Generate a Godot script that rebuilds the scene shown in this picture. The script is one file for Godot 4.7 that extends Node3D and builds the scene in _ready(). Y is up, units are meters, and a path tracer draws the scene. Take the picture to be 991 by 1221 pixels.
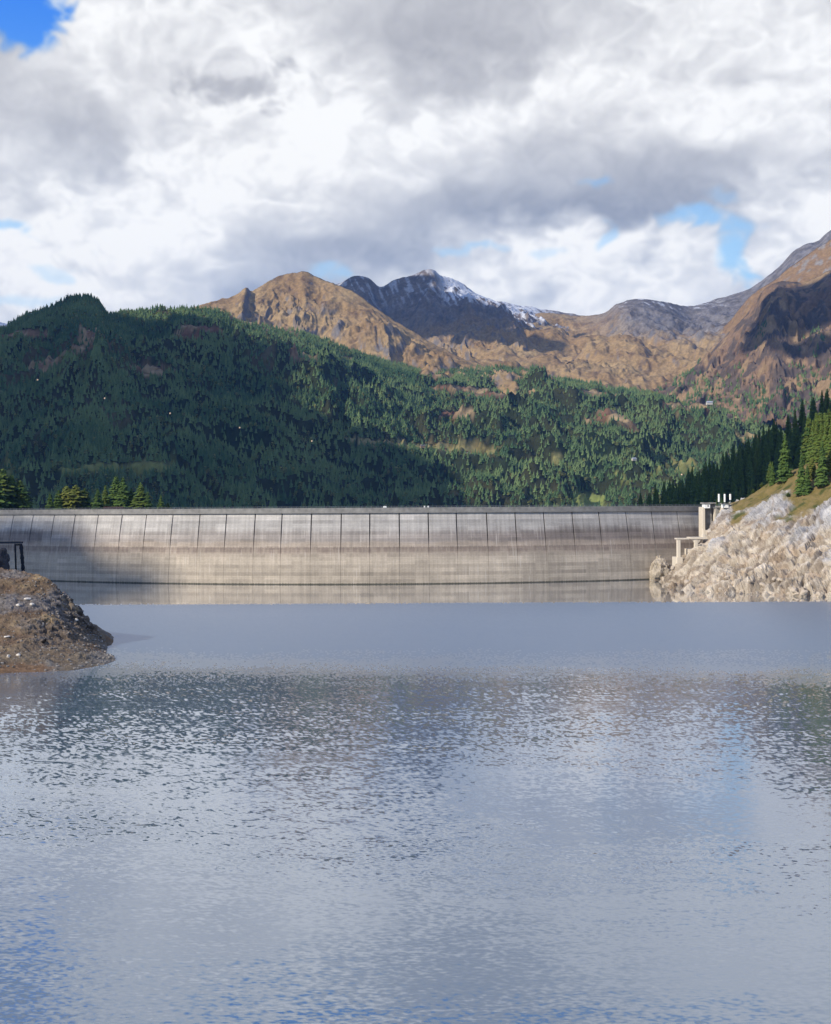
extends Node3D
# An alpine reservoir held by a concrete arch dam, seen from above the water.
# Units are metres, the lake surface lies at y = 0, the camera looks towards -z.

const FOCAL := 1500.0          # focal length in photograph pixels (991 x 1221)
const EYE := Vector3(0, 41, 0)
var cam: Camera3D
var to_sun := Vector3(-0.71, 0.50, 0.495).normalized()
var rng := RandomNumberGenerator.new()
var mats := {}
var names := {}

# ---------------------------------------------------------------- helpers
func at(px: float, py: float, depth: float) -> Vector3:
	return cam.position + cam.basis * Vector3((px - 495.5) / FOCAL, (610.5 - py) / FOCAL, -1.0) * depth

func on_water(px: float, py: float, y := 0.0) -> Vector3:
	var d := cam.basis * Vector3((px - 495.5) / FOCAL, (610.5 - py) / FOCAL, -1.0)
	return cam.position + d * ((y - cam.position.y) / d.y)

func noise(freq: float, seed_: int, octaves := 4, kind := FastNoiseLite.TYPE_SIMPLEX_SMOOTH, fractal := FastNoiseLite.FRACTAL_FBM) -> FastNoiseLite:
	var n := FastNoiseLite.new()
	n.noise_type = kind
	n.frequency = freq
	n.seed = seed_
	n.fractal_type = fractal if octaves > 1 else FastNoiseLite.FRACTAL_NONE
	n.fractal_octaves = octaves
	return n

func cellular(freq: float, seed_: int) -> FastNoiseLite:
	var n := noise(freq, seed_, 1, FastNoiseLite.TYPE_CELLULAR)
	n.cellular_return_type = FastNoiseLite.RETURN_CELL_VALUE
	return n

func numbered(called: String) -> String:
	names[called] = names.get(called, -1) + 1
	return called if names[called] == 0 else "%s_%03d" % [called, names[called]]

func tag(o: Node, label: String, category: String, group := "", kind := "") -> void:
	if label: o.set_meta("label", label)
	if category: o.set_meta("category", category)
	if group: o.set_meta("group", group)
	if kind: o.set_meta("kind", kind)

func base(called: String, where := Vector3.ZERO, turn := 0.0) -> Node3D:
	var o := Node3D.new()
	o.name = numbered(called)
	add_child(o)
	o.position = where
	o.rotation.y = turn
	return o

func put(mesh: Mesh, called: String, mat: Material, parent: Node = null) -> MeshInstance3D:
	var o := MeshInstance3D.new()
	o.mesh = mesh
	o.name = numbered(called) if parent == null else called
	o.material_override = mat
	(self if parent == null else parent).add_child(o, true)
	return o

func struct(mesh: Mesh, called: String, mat: Material) -> MeshInstance3D:
	var o := put(mesh, called, mat)
	o.set_meta("kind", "structure")
	return o

func array_mesh(v: PackedVector3Array, idx: PackedInt32Array, n = null, c = null, uv = null) -> ArrayMesh:
	var a := []
	a.resize(Mesh.ARRAY_MAX)
	a[Mesh.ARRAY_VERTEX] = v
	a[Mesh.ARRAY_INDEX] = idx
	if n != null: a[Mesh.ARRAY_NORMAL] = n
	if c != null: a[Mesh.ARRAY_COLOR] = c
	if uv != null: a[Mesh.ARRAY_TEX_UV] = uv
	var m := ArrayMesh.new()
	m.add_surface_from_arrays(Mesh.PRIMITIVE_TRIANGLES, a)
	return m

func grid_index(nu: int, nv: int) -> PackedInt32Array:
	var idx := PackedInt32Array()
	idx.resize((nu - 1) * (nv - 1) * 6)
	var k := 0
	for j in nv - 1:
		for i in nu - 1:
			var a := j * nu + i
			idx[k] = a; idx[k + 1] = a + nu; idx[k + 2] = a + 1
			idx[k + 3] = a + 1; idx[k + 4] = a + nu; idx[k + 5] = a + nu + 1
			k += 6
	return idx

func grid_normals(v: PackedVector3Array, nu: int, nv: int) -> PackedVector3Array:
	var n := PackedVector3Array()
	n.resize(v.size())
	for j in nv:
		var j0 := maxi(j - 1, 0) * nu
		var j1 := mini(j + 1, nv - 1) * nu
		for i in nu:
			var c := (v[j * nu + mini(i + 1, nu - 1)] - v[j * nu + maxi(i - 1, 0)]).cross(v[j1 + i] - v[j0 + i])
			n[j * nu + i] = c.normalized() if c.length_squared() > 1e-12 else Vector3.UP
	return n

func catmull(a: Vector3, b: Vector3, c: Vector3, d: Vector3, t: float) -> Vector3:
	return 0.5 * ((2.0 * b) + (c - a) * t + (2.0 * a - 5.0 * b + 4.0 * c - d) * t * t + (3.0 * b - a - 3.0 * c + d) * t * t * t)

# A sheet lofted through curves of control points; rows[k] = rows between curve k and k + 1.
func loft(curves: Array, nu: int, rows: Array) -> PackedVector3Array:
	var lines: Array = []
	for c: PackedVector3Array in curves:
		var line := PackedVector3Array()
		var last := c.size() - 1
		for i in nu:
			var s := float(i) / (nu - 1) * last
			var k := mini(int(s), last - 1)
			line.append(catmull(c[maxi(k - 1, 0)], c[k], c[k + 1], c[mini(k + 2, last)], s - k))
		lines.append(line)
	var out := PackedVector3Array()
	for k in curves.size() - 1:
		var n: int = rows[k]
		for j in n + (1 if k == curves.size() - 2 else 0):
			var t := float(j) / n
			for i in nu:
				out.append(lines[k][i].lerp(lines[k + 1][i], t))
	return out

func pts(list: Array) -> PackedVector3Array:
	var out := PackedVector3Array()
	for p in list:
		out.append(at(p[0], p[1], p[2]))
	return out

func shifted(c: PackedVector3Array, by: Vector3, y) -> PackedVector3Array:
	var out := PackedVector3Array()
	for p in c:
		out.append(Vector3(p.x + by.x, (p.y + by.y) if y == null else float(y), p.z + by.z))
	return out

func between(a: PackedVector3Array, b: PackedVector3Array, t: float, by := Vector3.ZERO) -> PackedVector3Array:
	var out := PackedVector3Array()
	for i in a.size():
		out.append(a[i].lerp(b[i], t) + by)
	return out

func vcol_material(detail: NoiseTexture2D, scale_: float, rough := 1.0, bump: Texture2D = null, bump_cm := 0.0) -> StandardMaterial3D:
	var m := StandardMaterial3D.new()
	m.vertex_color_use_as_albedo = true
	m.roughness = rough
	m.metallic_specular = 0.25
	if detail:
		m.albedo_texture = detail
		m.uv1_triplanar = true
		m.uv1_world_triplanar = true
		m.uv1_scale = Vector3.ONE * scale_
	if bump:
		m.heightmap_enabled = true
		m.heightmap_texture = bump
		m.heightmap_scale = bump_cm
	return m

func noise_texture(freq: float, seed_: int, lo: Color, hi: Color, size := 512, octaves := 5) -> NoiseTexture2D:
	var t := NoiseTexture2D.new()
	t.width = size
	t.height = size
	t.seamless = true
	t.noise = noise(freq, seed_, octaves)
	var g := Gradient.new()
	g.set_color(0, lo)
	g.set_color(1, hi)
	t.color_ramp = g
	return t

func flat(c: Color, rough := 0.9) -> StandardMaterial3D:
	var m := StandardMaterial3D.new()
	m.albedo_color = c
	m.roughness = rough
	m.metallic_specular = 0.3
	return m

func box(st: SurfaceTool, lo: Vector3, hi: Vector3, bev := 0.0) -> void:
	# a box whose vertical edges may be chamfered
	var o := PackedVector2Array()
	if bev > 0.0:
		o = PackedVector2Array([Vector2(lo.x + bev, lo.z), Vector2(hi.x - bev, lo.z), Vector2(hi.x, lo.z + bev), Vector2(hi.x, hi.z - bev), Vector2(hi.x - bev, hi.z), Vector2(lo.x + bev, hi.z), Vector2(lo.x, hi.z - bev), Vector2(lo.x, lo.z + bev)])
	else:
		o = PackedVector2Array([Vector2(lo.x, lo.z), Vector2(hi.x, lo.z), Vector2(hi.x, hi.z), Vector2(lo.x, hi.z)])
	prism(st, o, lo.y, hi.y)

func prism(st: SurfaceTool, o: PackedVector2Array, y0: float, y1: float) -> void:
	var n := o.size()
	for i in n:
		var a := o[i]
		var b := o[(i + 1) % n]
		for p in [Vector3(a.x, y0, a.y), Vector3(a.x, y1, a.y), Vector3(b.x, y1, b.y), Vector3(a.x, y0, a.y), Vector3(b.x, y1, b.y), Vector3(b.x, y0, b.y)]:
			st.add_vertex(p)
	for i in range(1, n - 1):
		for p in [o[0], o[i + 1], o[i]]: st.add_vertex(Vector3(p.x, y1, p.y))
		for p in [o[0], o[i], o[i + 1]]: st.add_vertex(Vector3(p.x, y0, p.y))

func tool() -> SurfaceTool:
	var st := SurfaceTool.new()
	st.begin(Mesh.PRIMITIVE_TRIANGLES)
	st.set_smooth_group(-1)
	return st

func done(st: SurfaceTool) -> ArrayMesh:
	st.generate_normals()
	return st.commit()

func tube(st: SurfaceTool, a: Vector3, b: Vector3, r0: float, r1: float, n := 8) -> void:
	var w := (b - a).normalized()
	var u := w.cross(Vector3.UP if absf(w.y) < 0.9 else Vector3.RIGHT).normalized()
	var v := w.cross(u)
	for i in n:
		var p := u * cos(TAU * i / n) + v * sin(TAU * i / n)
		var q := u * cos(TAU * (i + 1) / n) + v * sin(TAU * (i + 1) / n)
		for x in [a + p * r0, b + p * r1, b + q * r1, a + p * r0, b + q * r1, a + q * r0, b, b + q * r1, b + p * r1]:
			st.add_vertex(x)

func rock_mesh(seed_: int, squash := 0.7) -> ArrayMesh:
	var n := noise(0.9, seed_, 3)
	var c := cellular(0.9, seed_ + 5)
	var v := PackedVector3Array()
	var nu := 11
	var nv := 7
	for j in nv:
		for i in nu:
			var a := TAU * i / (nu - 1)
			var b := PI * j / (nv - 1)
			var d := Vector3(sin(b) * cos(a), cos(b), sin(b) * sin(a))
			v.append(d * Vector3(1, squash, 0.85) * (1.0 + 0.35 * n.get_noise_3dv(d) + 0.22 * c.get_noise_3dv(d)))
	return array_mesh(v, grid_index(nu, nv))

# ---------------------------------------------------------------- sky
var sky_lum := [
	[.50, .82, .88, .88, .86, .85, .82, .78, .74, .72, .74, .78, .82, .86, .87, .88, .89],
	[.74, .84, .87, .87, .86, .90, .84, .76, .71, .70, .73, .79, .85, .86, .87, .88, .89],
	[.77, .79, .86, .85, .84, .88, .92, .84, .76, .74, .80, .88, .89, .88, .88, .89, .90],
	[.80, .72, .77, .84, .88, .93, .95, .93, .91, .90, .88, .88, .86, .88, .90, .88, .86],
	[.84, .80, .79, .90, .93, .92, .91, .88, .85, .80, .76, .74, .72, .74, .72, .80, .88],
	[.84, .89, .91, .92, .91, .89, .86, .80, .74, .69, .67, .67, .66, .68, .74, .86, .92],
	[.92, .93, .93, .91, .89, .78, .73, .70, .73, .81, .89, .91, .90, .87, .86, .90, .92],
	[.88, .90, .90, .86, .80, .71, .73, .80, .91, .91, .90, .90, .90, .88, .84, .90, .90],
	[.86, .86, .85, .81, .77, .76, .80, .86, .88, .88, .88, .87, .87, .86, .85, .87, .88]]
# gaps of open sky: x, y, half width, half height, strength
var sky_gaps := [[18, 14, 60, 40, 1.25], [10, 272, 34, 9, 0.7], [838, 266, 70, 13, 0.8], [885, 298, 20, 34, 0.9], [722, 288, 12, 22, 0.55], [712, 214, 22, 7, 0.45], [862, 238, 22, 12, 0.35],
	[560, 297, 40, 6, 0.5], [402, 326, 20, 10, 0.6], [60, 318, 26, 8, 0.35], [20, 355, 50, 10, 0.35], [655, 310, 16, 9, 0.3]]
var sn_a: FastNoiseLite
var sn_b: FastNoiseLite
var sn_c: FastNoiseLite

func sky_at(az: float, el: float) -> Color:
	var dir := Vector3(sin(az) * cos(el), sin(el), -cos(az) * cos(el))
	var flatd := Vector3(dir.x, dir.y * 1.5, dir.z)
	var w1 := sn_a.get_noise_3dv(flatd * 14.0)
	var w2 := sn_a.get_noise_3dv(flatd * 14.0 + Vector3(31, 7, 3))
	var det := sn_b.get_noise_3dv(flatd * 26.0 + Vector3(w1, w2, w1) * 0.7)
	var fine := sn_c.get_noise_3dv(dir * 70.0 + Vector3(w2, w1, w2) * 2.0)
	var big := sn_a.get_noise_3dv(flatd * 3.2 + Vector3(5, 2, 9))
	var lum := 0.83 + 0.20 * big
	var gap := smoothstep(-0.13, 0.10, sn_a.get_noise_3dv(flatd * 3.8 + Vector3(50, 20, 9)) + 0.25 * det)
	if absf(az) < 0.9 and el < 0.8:
		var px := 495.5 + FOCAL * tan(az)
		var py := 605.5 - FOCAL * tan(el) / cos(az)
		var near := (1.0 - smoothstep(0.0, 260.0, maxf(maxf(-px, px - 991.0), -py)))
		if near > 0.0:
			var x := clampf((px + w1 * 46.0 + det * 12.0) / 62.0, 0.0, 15.999)
			var y := clampf((py + w2 * 34.0 + det * 12.0) / 50.0, 0.0, 7.999)
			var xi := int(x)
			var yi := int(y)
			var fx := smoothstep(0.0, 1.0, x - xi)
			var fy := smoothstep(0.0, 1.0, y - yi)
			var l := lerpf(lerpf(sky_lum[yi][xi], sky_lum[yi][xi + 1], fx), lerpf(sky_lum[yi + 1][xi], sky_lum[yi + 1][xi + 1], fx), fy)
			# the small grey cloud that hangs before the white bank
			var q := Vector2((px + w1 * 40.0 - 288.0) / 66.0, (py + w2 * 34.0 - 106.0) / 34.0).length()
			l = lerpf(l, 0.72, (1.0 - smoothstep(0.35, 1.15, q + 0.45 * det + 0.3 * fine)) * 0.95)
			var g := 0.0
			for s in sky_gaps:
				var r := Vector2((px + w1 * 30.0 + det * 14.0 - s[0]) / s[2], (py + w2 * 20.0 + det * 10.0 - s[1]) / s[3]).length()
				g = maxf(g, s[4] * (1.0 - smoothstep(0.35, 1.35, r + 0.4 * det + 0.25 * fine)))
			lum = lerpf(lum, 0.82 + (l - 0.82) * 1.25, near)
			gap = lerpf(gap, minf(g, 1.0), near)
	var edge := smoothstep(0.72, 0.9, lum)
	var puff := 0.5 - absf(sn_b.get_noise_3dv(flatd * 12.0 + Vector3(w2, w1, w1) * 0.5 + Vector3(8, 3, 4))) * 2.2
	lum += 0.075 * det * (0.5 + 0.6 * edge) + 0.03 * fine + 0.085 * puff * edge
	lum = clampf(lum, 0.60, 0.955)
	var t := (lum - 0.60) / 0.355
	var low := 1.0 - smoothstep(0.12, 0.33, el)
	var dark := Color(0.63, 0.635, 0.66).lerp(Color(0.545, 0.60, 0.70), low)
	var c := dark.lerp(Color(0.985, 0.985, 0.98), t)
	var blue := Color(0.66, 0.84, 0.98).lerp(Color(0.22, 0.50, 0.92), smoothstep(0.16, 0.42, el))
	return c.lerp(blue, clampf(gap, 0.0, 1.0))

func make_sky() -> Sky:
	sn_a = noise(1.0, 11, 3)
	sn_b = noise(1.0, 23, 5)
	sn_c = noise(1.0, 37, 3)
	var w := 4096
	var h := 2048
	var img := Image.create_empty(768, 384, false, Image.FORMAT_RGB8)
	for j in 384:
		var el := PI * (0.5 - (j + 0.5) / 384.0)
		for i in 768:
			img.set_pixel(i, j, sky_at(wrapf(TAU * (i + 0.5) / 768.0, -PI, PI), maxf(el, 0.0)) if el > -0.02 else Color(0.62, 0.66, 0.70))
	img.resize(w, h, Image.INTERPOLATE_BILINEAR)
	for j in range(700, 1026):
		var el := PI * (0.5 - (j + 0.5) / h)
		for i in range(-288, 288):
			img.set_pixel(posmod(i, w), j, sky_at(TAU * (i + 0.5) / w, maxf(el, 0.0)))
	var p := PanoramaSkyMaterial.new()
	p.panorama = ImageTexture.create_from_image(img)
	var s := Sky.new()
	s.sky_material = p
	return s

# ---------------------------------------------------------------- mountains
var patches := {}   # name -> {v, n, nu, nv}

func mountain(called: String, curves: Array, nu: int, rows: Array, shape: Dictionary, paint: Callable, mat: Material) -> MeshInstance3D:
	var v := loft(curves, nu, rows)
	var nv := v.size() / nu
	var big := noise(shape.get("big_f", 0.0016), shape.seed, 4)
	var rid := noise(1.0, shape.seed + 1, 3, FastNoiseLite.TYPE_SIMPLEX_SMOOTH, FastNoiseLite.FRACTAL_RIDGED)
	var fine := noise(shape.get("fine_f", 0.012), shape.seed + 2, 5)
	var ba: float = shape.get("big", 0.0)
	var ra: float = shape.get("gully", 0.0)
	var fa: float = shape.get("fine", 0.0)
	var rf: float = shape.get("gully_f", 0.004)
	var ridge_rows: int = shape.get("ridge_row", 0)
	var run := 0.0
	for j in nv:
		if j > 0: run += (v[j * nu + nu / 2] - v[(j - 1) * nu + nu / 2]).length()
		var d := absf(j - ridge_rows) / float(maxi(nv - ridge_rows, ridge_rows))
		var env := 0.12 + 0.88 * smoothstep(0.0, 0.3, d)
		for i in nu:
			var k := j * nu + i
			var p := v[k]
			var b := big.get_noise_2d(p.x, p.z)
			var wx := fine.get_noise_2d(p.x * 0.3, p.z * 0.3)
			var g := rid.get_noise_2d(p.x * rf + wx * 0.5, run * rf * 0.22 + b)
			var g2 := rid.get_noise_2d(p.x * rf * 3.1 + wx + 40.0, run * rf * 0.55 + 2.0 * b)
			p.y += env * (ba * b + ra * (g + 0.36 * g2)) + fa * fine.get_noise_2d(p.x, p.z) * (0.35 + 0.65 * env)
			v[k] = p
	var n := grid_normals(v, nu, nv)
	var idx := grid_index(nu, nv)
	if n[nu * (nv / 2) + nu / 2].y < 0:
		for k in n.size(): n[k] = -n[k]
		idx.reverse()
	patches[called] = {"v": v, "n": n, "nu": nu, "nv": nv}
	if shape.get("clearings", false): clearing_setup(called)
	var c := PackedColorArray()
	c.resize(v.size())
	for k in v.size():
		c[k] = paint.call(v[k], n[k])
	return struct(array_mesh(v, idx, n, c), called, mat)

# the point of a mountain's mesh that lies nearest to a given line of sight
func ground_at(called: String, px: float, py: float) -> Vector3:
	var v: PackedVector3Array = patches[called].v
	var ray := (cam.basis * Vector3((px - 495.5) / FOCAL, (610.5 - py) / FOCAL, -1.0)).normalized()
	var best := 1e9
	var hit := Vector3.ZERO
	for k in range(6 * int(patches[called].nu), v.size(), 2):   # the rows on this side of the ridge
		var d := v[k] - cam.position
		var s := d.cross(ray).length() / d.length() + d.length() * 1e-7
		if s < best:
			best = s
			hit = v[k]
	return hit

var pn: FastNoiseLite
var pf: FastNoiseLite
var pc: FastNoiseLite

func mixc(a: Color, b: Color, t: float) -> Color:
	return a.lerp(b, clampf(t, 0.0, 1.0))

func paint_alpine(p: Vector3, n: Vector3) -> Color:
	var a := pn.get_noise_2d(p.x, p.z)
	var b := 0.6 * pf.get_noise_2d(p.x, p.z) + 0.55 * pf.get_noise_2d(p.x * 2.7 + 900.0, p.z * 1.4)
	var grass := mixc(Color(0.34, 0.22, 0.105), Color(0.47, 0.335, 0.17), 0.5 + 0.9 * a)
	grass = mixc(grass, Color(0.155, 0.10, 0.065), 0.7 * smoothstep(0.0, 0.45, b))
	var rock := mixc(Color(0.16, 0.14, 0.13), Color(0.25, 0.235, 0.23), 0.5 + b)
	var c := mixc(grass, rock, smoothstep(0.30, 0.58, (1.0 - n.y) * 0.9 + 0.42 * b + 0.14 * a - 0.04))
	return c

func paint_peak(p: Vector3, n: Vector3) -> Color:
	var b := pf.get_noise_2d(p.x * 1.6, p.z * 1.6)
	var a := pn.get_noise_2d(p.x, p.z)
	var c := paint_alpine(p, n)
	var high := smoothstep(640.0, 900.0, p.y + 120.0 * a)
	c = mixc(c, mixc(Color(0.13, 0.125, 0.14), Color(0.22, 0.20, 0.20), 0.5 + b), high * 0.75)
	# the first snow of the autumn lies in streaks on the side right of the summit
	var side := smoothstep(-50.0, 60.0, p.x - 66.0 - 1.35 * (1120.0 - p.y)) * (1.0 - smoothstep(560.0, 800.0, p.x))
	side = maxf(side, smoothstep(0.0, 90.0, p.x - 80.0) * smoothstep(870.0, 960.0, p.y) * (1.0 - smoothstep(560.0, 760.0, p.x)))
	var streak := pf.get_noise_2d(p.x * 3.2 + p.y * 1.2, p.z * 0.5)
	var snow := smoothstep(0.0, 0.16, 0.5 * b + 0.75 * streak + (p.y - 900.0) / 330.0 - 0.02)
	var dust := 0.5 * smoothstep(0.1, 0.35, streak + 0.5 * b) * smoothstep(860.0, 1020.0, p.y)
	return mixc(c, Color(0.74, 0.77, 0.82), maxf(snow * side, dust))

func paint_far(p: Vector3, n: Vector3) -> Color:
	var c := paint_alpine(p, n)
	var b := pf.get_noise_2d(p.x * 1.4, p.z * 1.4)
	var grey := smoothstep(700.0, 1000.0, p.x) * smoothstep(640.0, 780.0, p.y + 90.0 * b)
	c = mixc(c, mixc(Color(0.11, 0.115, 0.13), Color(0.26, 0.26, 0.28), 0.5 + 1.2 * b), grey * 0.85)
	var snow := smoothstep(0.10, 0.25, b + (p.y - 985.0) / 160.0) * smoothstep(800.0, 1000.0, p.x) * (1.0 - smoothstep(1300.0, 1500.0, p.x))
	return mixc(c, Color(0.70, 0.72, 0.76), snow)

func paint_brown(p: Vector3, n: Vector3) -> Color:
	var b := pf.get_noise_2d(p.x * 1.3, p.z * 1.3)
	var a := pn.get_noise_2d(p.x, p.z)
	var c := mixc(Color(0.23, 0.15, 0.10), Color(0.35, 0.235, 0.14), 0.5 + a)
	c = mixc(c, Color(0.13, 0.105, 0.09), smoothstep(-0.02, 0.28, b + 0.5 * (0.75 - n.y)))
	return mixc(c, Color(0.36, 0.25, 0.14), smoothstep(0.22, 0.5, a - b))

func paint_forest(p: Vector3, _n: Vector3) -> Color:
	var a := pn.get_noise_2d(p.x, p.z)
	var b := pf.get_noise_2d(p.x, p.z)
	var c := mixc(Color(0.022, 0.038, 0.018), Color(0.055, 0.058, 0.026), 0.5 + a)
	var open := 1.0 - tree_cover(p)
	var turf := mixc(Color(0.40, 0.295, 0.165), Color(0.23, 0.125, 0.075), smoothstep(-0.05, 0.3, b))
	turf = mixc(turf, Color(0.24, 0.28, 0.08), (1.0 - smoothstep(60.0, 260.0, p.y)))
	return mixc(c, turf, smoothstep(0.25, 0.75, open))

# clearings in the wood: centre, half width along x, half depth along z
var clearings: Array = []
var open_noise: FastNoiseLite

func tree_cover(p: Vector3) -> float:
	var b := pf.get_noise_2d(p.x * 0.8, p.z * 0.8)
	var b2 := pf.get_noise_2d(p.x * 0.7, p.z * 1.6)
	var cover := 1.0
	for q in clearings:
		var r: float = Vector3((p.x - q[0].x) / (1.3 * q[1]), (p.y - q[0].y) / (5.0 + 0.17 * q[2]), (p.z - q[0].z) / 220.0).length() + 0.6 * b2
		cover = minf(cover, smoothstep(0.75, 1.1, r))
	# thin wood towards the upper treeline and in a few slides
	var o := open_noise.get_noise_2d(p.x, p.z * 0.5)
	cover = minf(cover, 1.0 - 0.85 * smoothstep(0.50, 0.60, o))
	if p.x < -300.0:
		cover *= 1.0 - 0.4 * smoothstep(0.1, 0.40, o + 0.4 * b)
		cover *= 1.0 - 0.4 * smoothstep(430.0, 500.0, p.y)
	return cover

# ---------------------------------------------------------------- trees
func far_tree() -> ArrayMesh:
	var v := PackedVector3Array()
	var idx := PackedInt32Array()
	var r := RandomNumberGenerator.new()
	r.seed = 5
	for tier in 4:
		var y0 := 0.06 + 0.2 * tier
		var y1 := y0 + 0.42 - 0.03 * tier
		var rad := 0.21 * (1.0 - 0.23 * tier)
		var top := v.size()
		v.append(Vector3(0, minf(y1, 1.0), 0))
		var n := 8
		for i in n:
			var a := TAU * i / n + tier
			var q := rad * (1.15 if i % 2 == 0 else 0.62) * r.randf_range(0.8, 1.15)
			v.append(Vector3(cos(a) * q, y0 - 0.03 * (i % 2), sin(a) * q))
		for i in n:
			idx.append_array([top, top + 1 + i, top + 1 + (i + 1) % n])
	return array_mesh(v, idx)

func round_tree() -> ArrayMesh:
	var v := PackedVector3Array()
	var idx := PackedInt32Array()
	var r := RandomNumberGenerator.new()
	r.seed = 8
	for k in 26:
		var y := r.randf_range(0.2, 1.0)
		var rad := 0.27 * sqrt(maxf(0.05, 1.0 - pow((y - 0.5) / 0.55, 2.0)))
		var a := r.randf() * TAU
		var c := Vector3(cos(a) * rad * 0.6, y - 0.1, sin(a) * rad * 0.6)
		var s := v.size()
		for i in 4:
			v.append(c + Vector3(r.randf_range(-1, 1), r.randf_range(-0.8, 0.8), r.randf_range(-1, 1)) * 0.13)
		idx.append_array([s, s + 1, s + 2, s, s + 2, s + 3, s + 1, s + 3, s + 2])
	return array_mesh(v, idx)

# a conifer's crown: whorls of drooping boughs, each a bent spray of small faces
func crown_mesh(seed_: int, h: float, rad: float, start: float, power: float, whorls: int, boughs: int, tone: Color, tone2: Color, droop := 0.3) -> ArrayMesh:
	var r := RandomNumberGenerator.new()
	r.seed = seed_
	var v := PackedVector3Array()
	var c := PackedColorArray()
	var idx := PackedInt32Array()
	for k in whorls:
		var t := (k + 0.6) / whorls
		var y := h * (0.985 - (0.985 - start) * t)
		var reach := rad * pow(sin(minf(t * power, 1.0) * PI * 0.5), 0.9) * r.randf_range(0.78, 1.12)
		if power > 1.0 and t * power > 1.0:
			reach *= 1.0 - 0.55 * (t * power - 1.0) / (power - 1.0)
		var nb := maxi(4, int(boughs * (0.5 + 0.5 * t)))
		var turn := r.randf() * TAU
		for b in nb:
			var a := turn + TAU * (b + r.randf_range(-0.35, 0.35)) / nb
			var out := Vector3(cos(a), 0, sin(a))
			var side := Vector3(-sin(a), 0, cos(a))
			var len_ := reach * r.randf_range(0.65, 1.15)
			var wide := len_ * 0.28 + 0.10 * rad
			var by := y + r.randf_range(-0.5, 0.5) * h / whorls
			var tint := tone.lerp(tone2, r.randf())
			var s := v.size()
			var steps := 3
			for q in steps + 1:
				var f := float(q) / steps
				var mid := out * len_ * f + Vector3(0, by - droop * len_ * f * f + 0.06 * len_ * sin(f * PI), 0)
				var ww := wide * (0.35 + 1.1 * f) * (1.0 if q < steps else 0.25) * r.randf_range(0.7, 1.2)
				v.append(mid + side * ww - Vector3(0, ww * 0.45, 0))
				v.append(mid + Vector3(0, 0.05 * rad, 0))
				v.append(mid - side * ww - Vector3(0, ww * 0.45, 0))
				for z in 3: c.append(tint)
			for q in steps:
				var e := s + q * 3
				idx.append_array([e, e + 1, e + 3, e + 1, e + 4, e + 3, e + 1, e + 2, e + 4, e + 2, e + 5, e + 4])
			# hanging twigs under the bough
			for q in 2:
				var f := r.randf_range(0.35, 0.95)
				var mid := out * len_ * f + Vector3(0, by - droop * len_ * f * f, 0) + side * r.randf_range(-0.5, 0.5) * wide
				var m := v.size()
				v.append(mid + side * 0.14 * rad)
				v.append(mid - side * 0.14 * rad + out * 0.05 * rad)
				v.append(mid - Vector3(0, r.randf_range(0.16, 0.34) * rad, 0) + out * 0.08 * rad)
				for z in 3: c.append(tint)
				idx.append_array([m, m + 1, m + 2])
	# the leader at the tip
	var m2 := v.size()
	for q in 4:
		v.append(Vector3(cos(TAU * q / 4) * rad * 0.08, h * 0.9, sin(TAU * q / 4) * rad * 0.08))
		c.append(tone)
	v.append(Vector3(0, h * 1.02, 0))
	c.append(tone)
	for q in 4:
		idx.append_array([m2 + q, m2 + (q + 1) % 4, m2 + 4])
	return array_mesh(v, idx, null, c)

func trunk_mesh(h: float, r0: float) -> ArrayMesh:
	var st := tool()
	tube(st, Vector3(0, -1.5, 0), Vector3(0, h * 0.5, 0), r0, r0 * 0.6, 7)
	tube(st, Vector3(0, h * 0.5, 0), Vector3(0, h * 0.95, 0), r0 * 0.6, r0 * 0.12, 7)
	return done(st)

var tree_kinds: Array = []

func make_tree_kinds() -> void:
	var leaf := StandardMaterial3D.new()
	leaf.vertex_color_use_as_albedo = true
	leaf.roughness = 0.75
	leaf.metallic_specular = 0.2
	leaf.backlight_enabled = true
	leaf.backlight = Color(0.25, 0.3, 0.1)
	leaf.cull_mode = BaseMaterial3D.CULL_DISABLED
	mats.needles = leaf
	mats.bark = flat(Color(0.25, 0.19, 0.15))
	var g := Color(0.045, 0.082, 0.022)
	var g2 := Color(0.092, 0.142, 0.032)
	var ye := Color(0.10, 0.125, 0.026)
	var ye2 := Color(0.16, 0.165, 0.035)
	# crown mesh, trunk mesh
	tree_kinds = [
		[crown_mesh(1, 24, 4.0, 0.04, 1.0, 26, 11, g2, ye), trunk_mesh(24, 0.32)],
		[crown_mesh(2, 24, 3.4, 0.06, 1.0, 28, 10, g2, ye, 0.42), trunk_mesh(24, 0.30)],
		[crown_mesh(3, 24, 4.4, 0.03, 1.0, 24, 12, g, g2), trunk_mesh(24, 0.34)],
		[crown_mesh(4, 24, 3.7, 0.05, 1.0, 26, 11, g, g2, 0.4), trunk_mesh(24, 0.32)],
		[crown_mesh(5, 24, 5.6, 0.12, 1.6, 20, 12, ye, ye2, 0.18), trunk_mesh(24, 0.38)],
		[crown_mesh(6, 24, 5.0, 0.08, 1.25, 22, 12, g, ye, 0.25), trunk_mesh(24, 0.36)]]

func plant(called: String, kind: int, where: Vector3, h: float, label: String, group: String, wide := 1.0) -> Node3D:
	var t := base(called, where, rng.randf() * TAU)
	var s := h / 24.0
	t.scale = Vector3(s * wide * rng.randf_range(0.9, 1.12), s, s * wide * rng.randf_range(0.9, 1.12))
	put(tree_kinds[kind][0], "crown", mats.needles, t)
	put(tree_kinds[kind][1], "trunk", mats.bark, t)
	tag(t, label, "tree", group)
	return t

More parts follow.
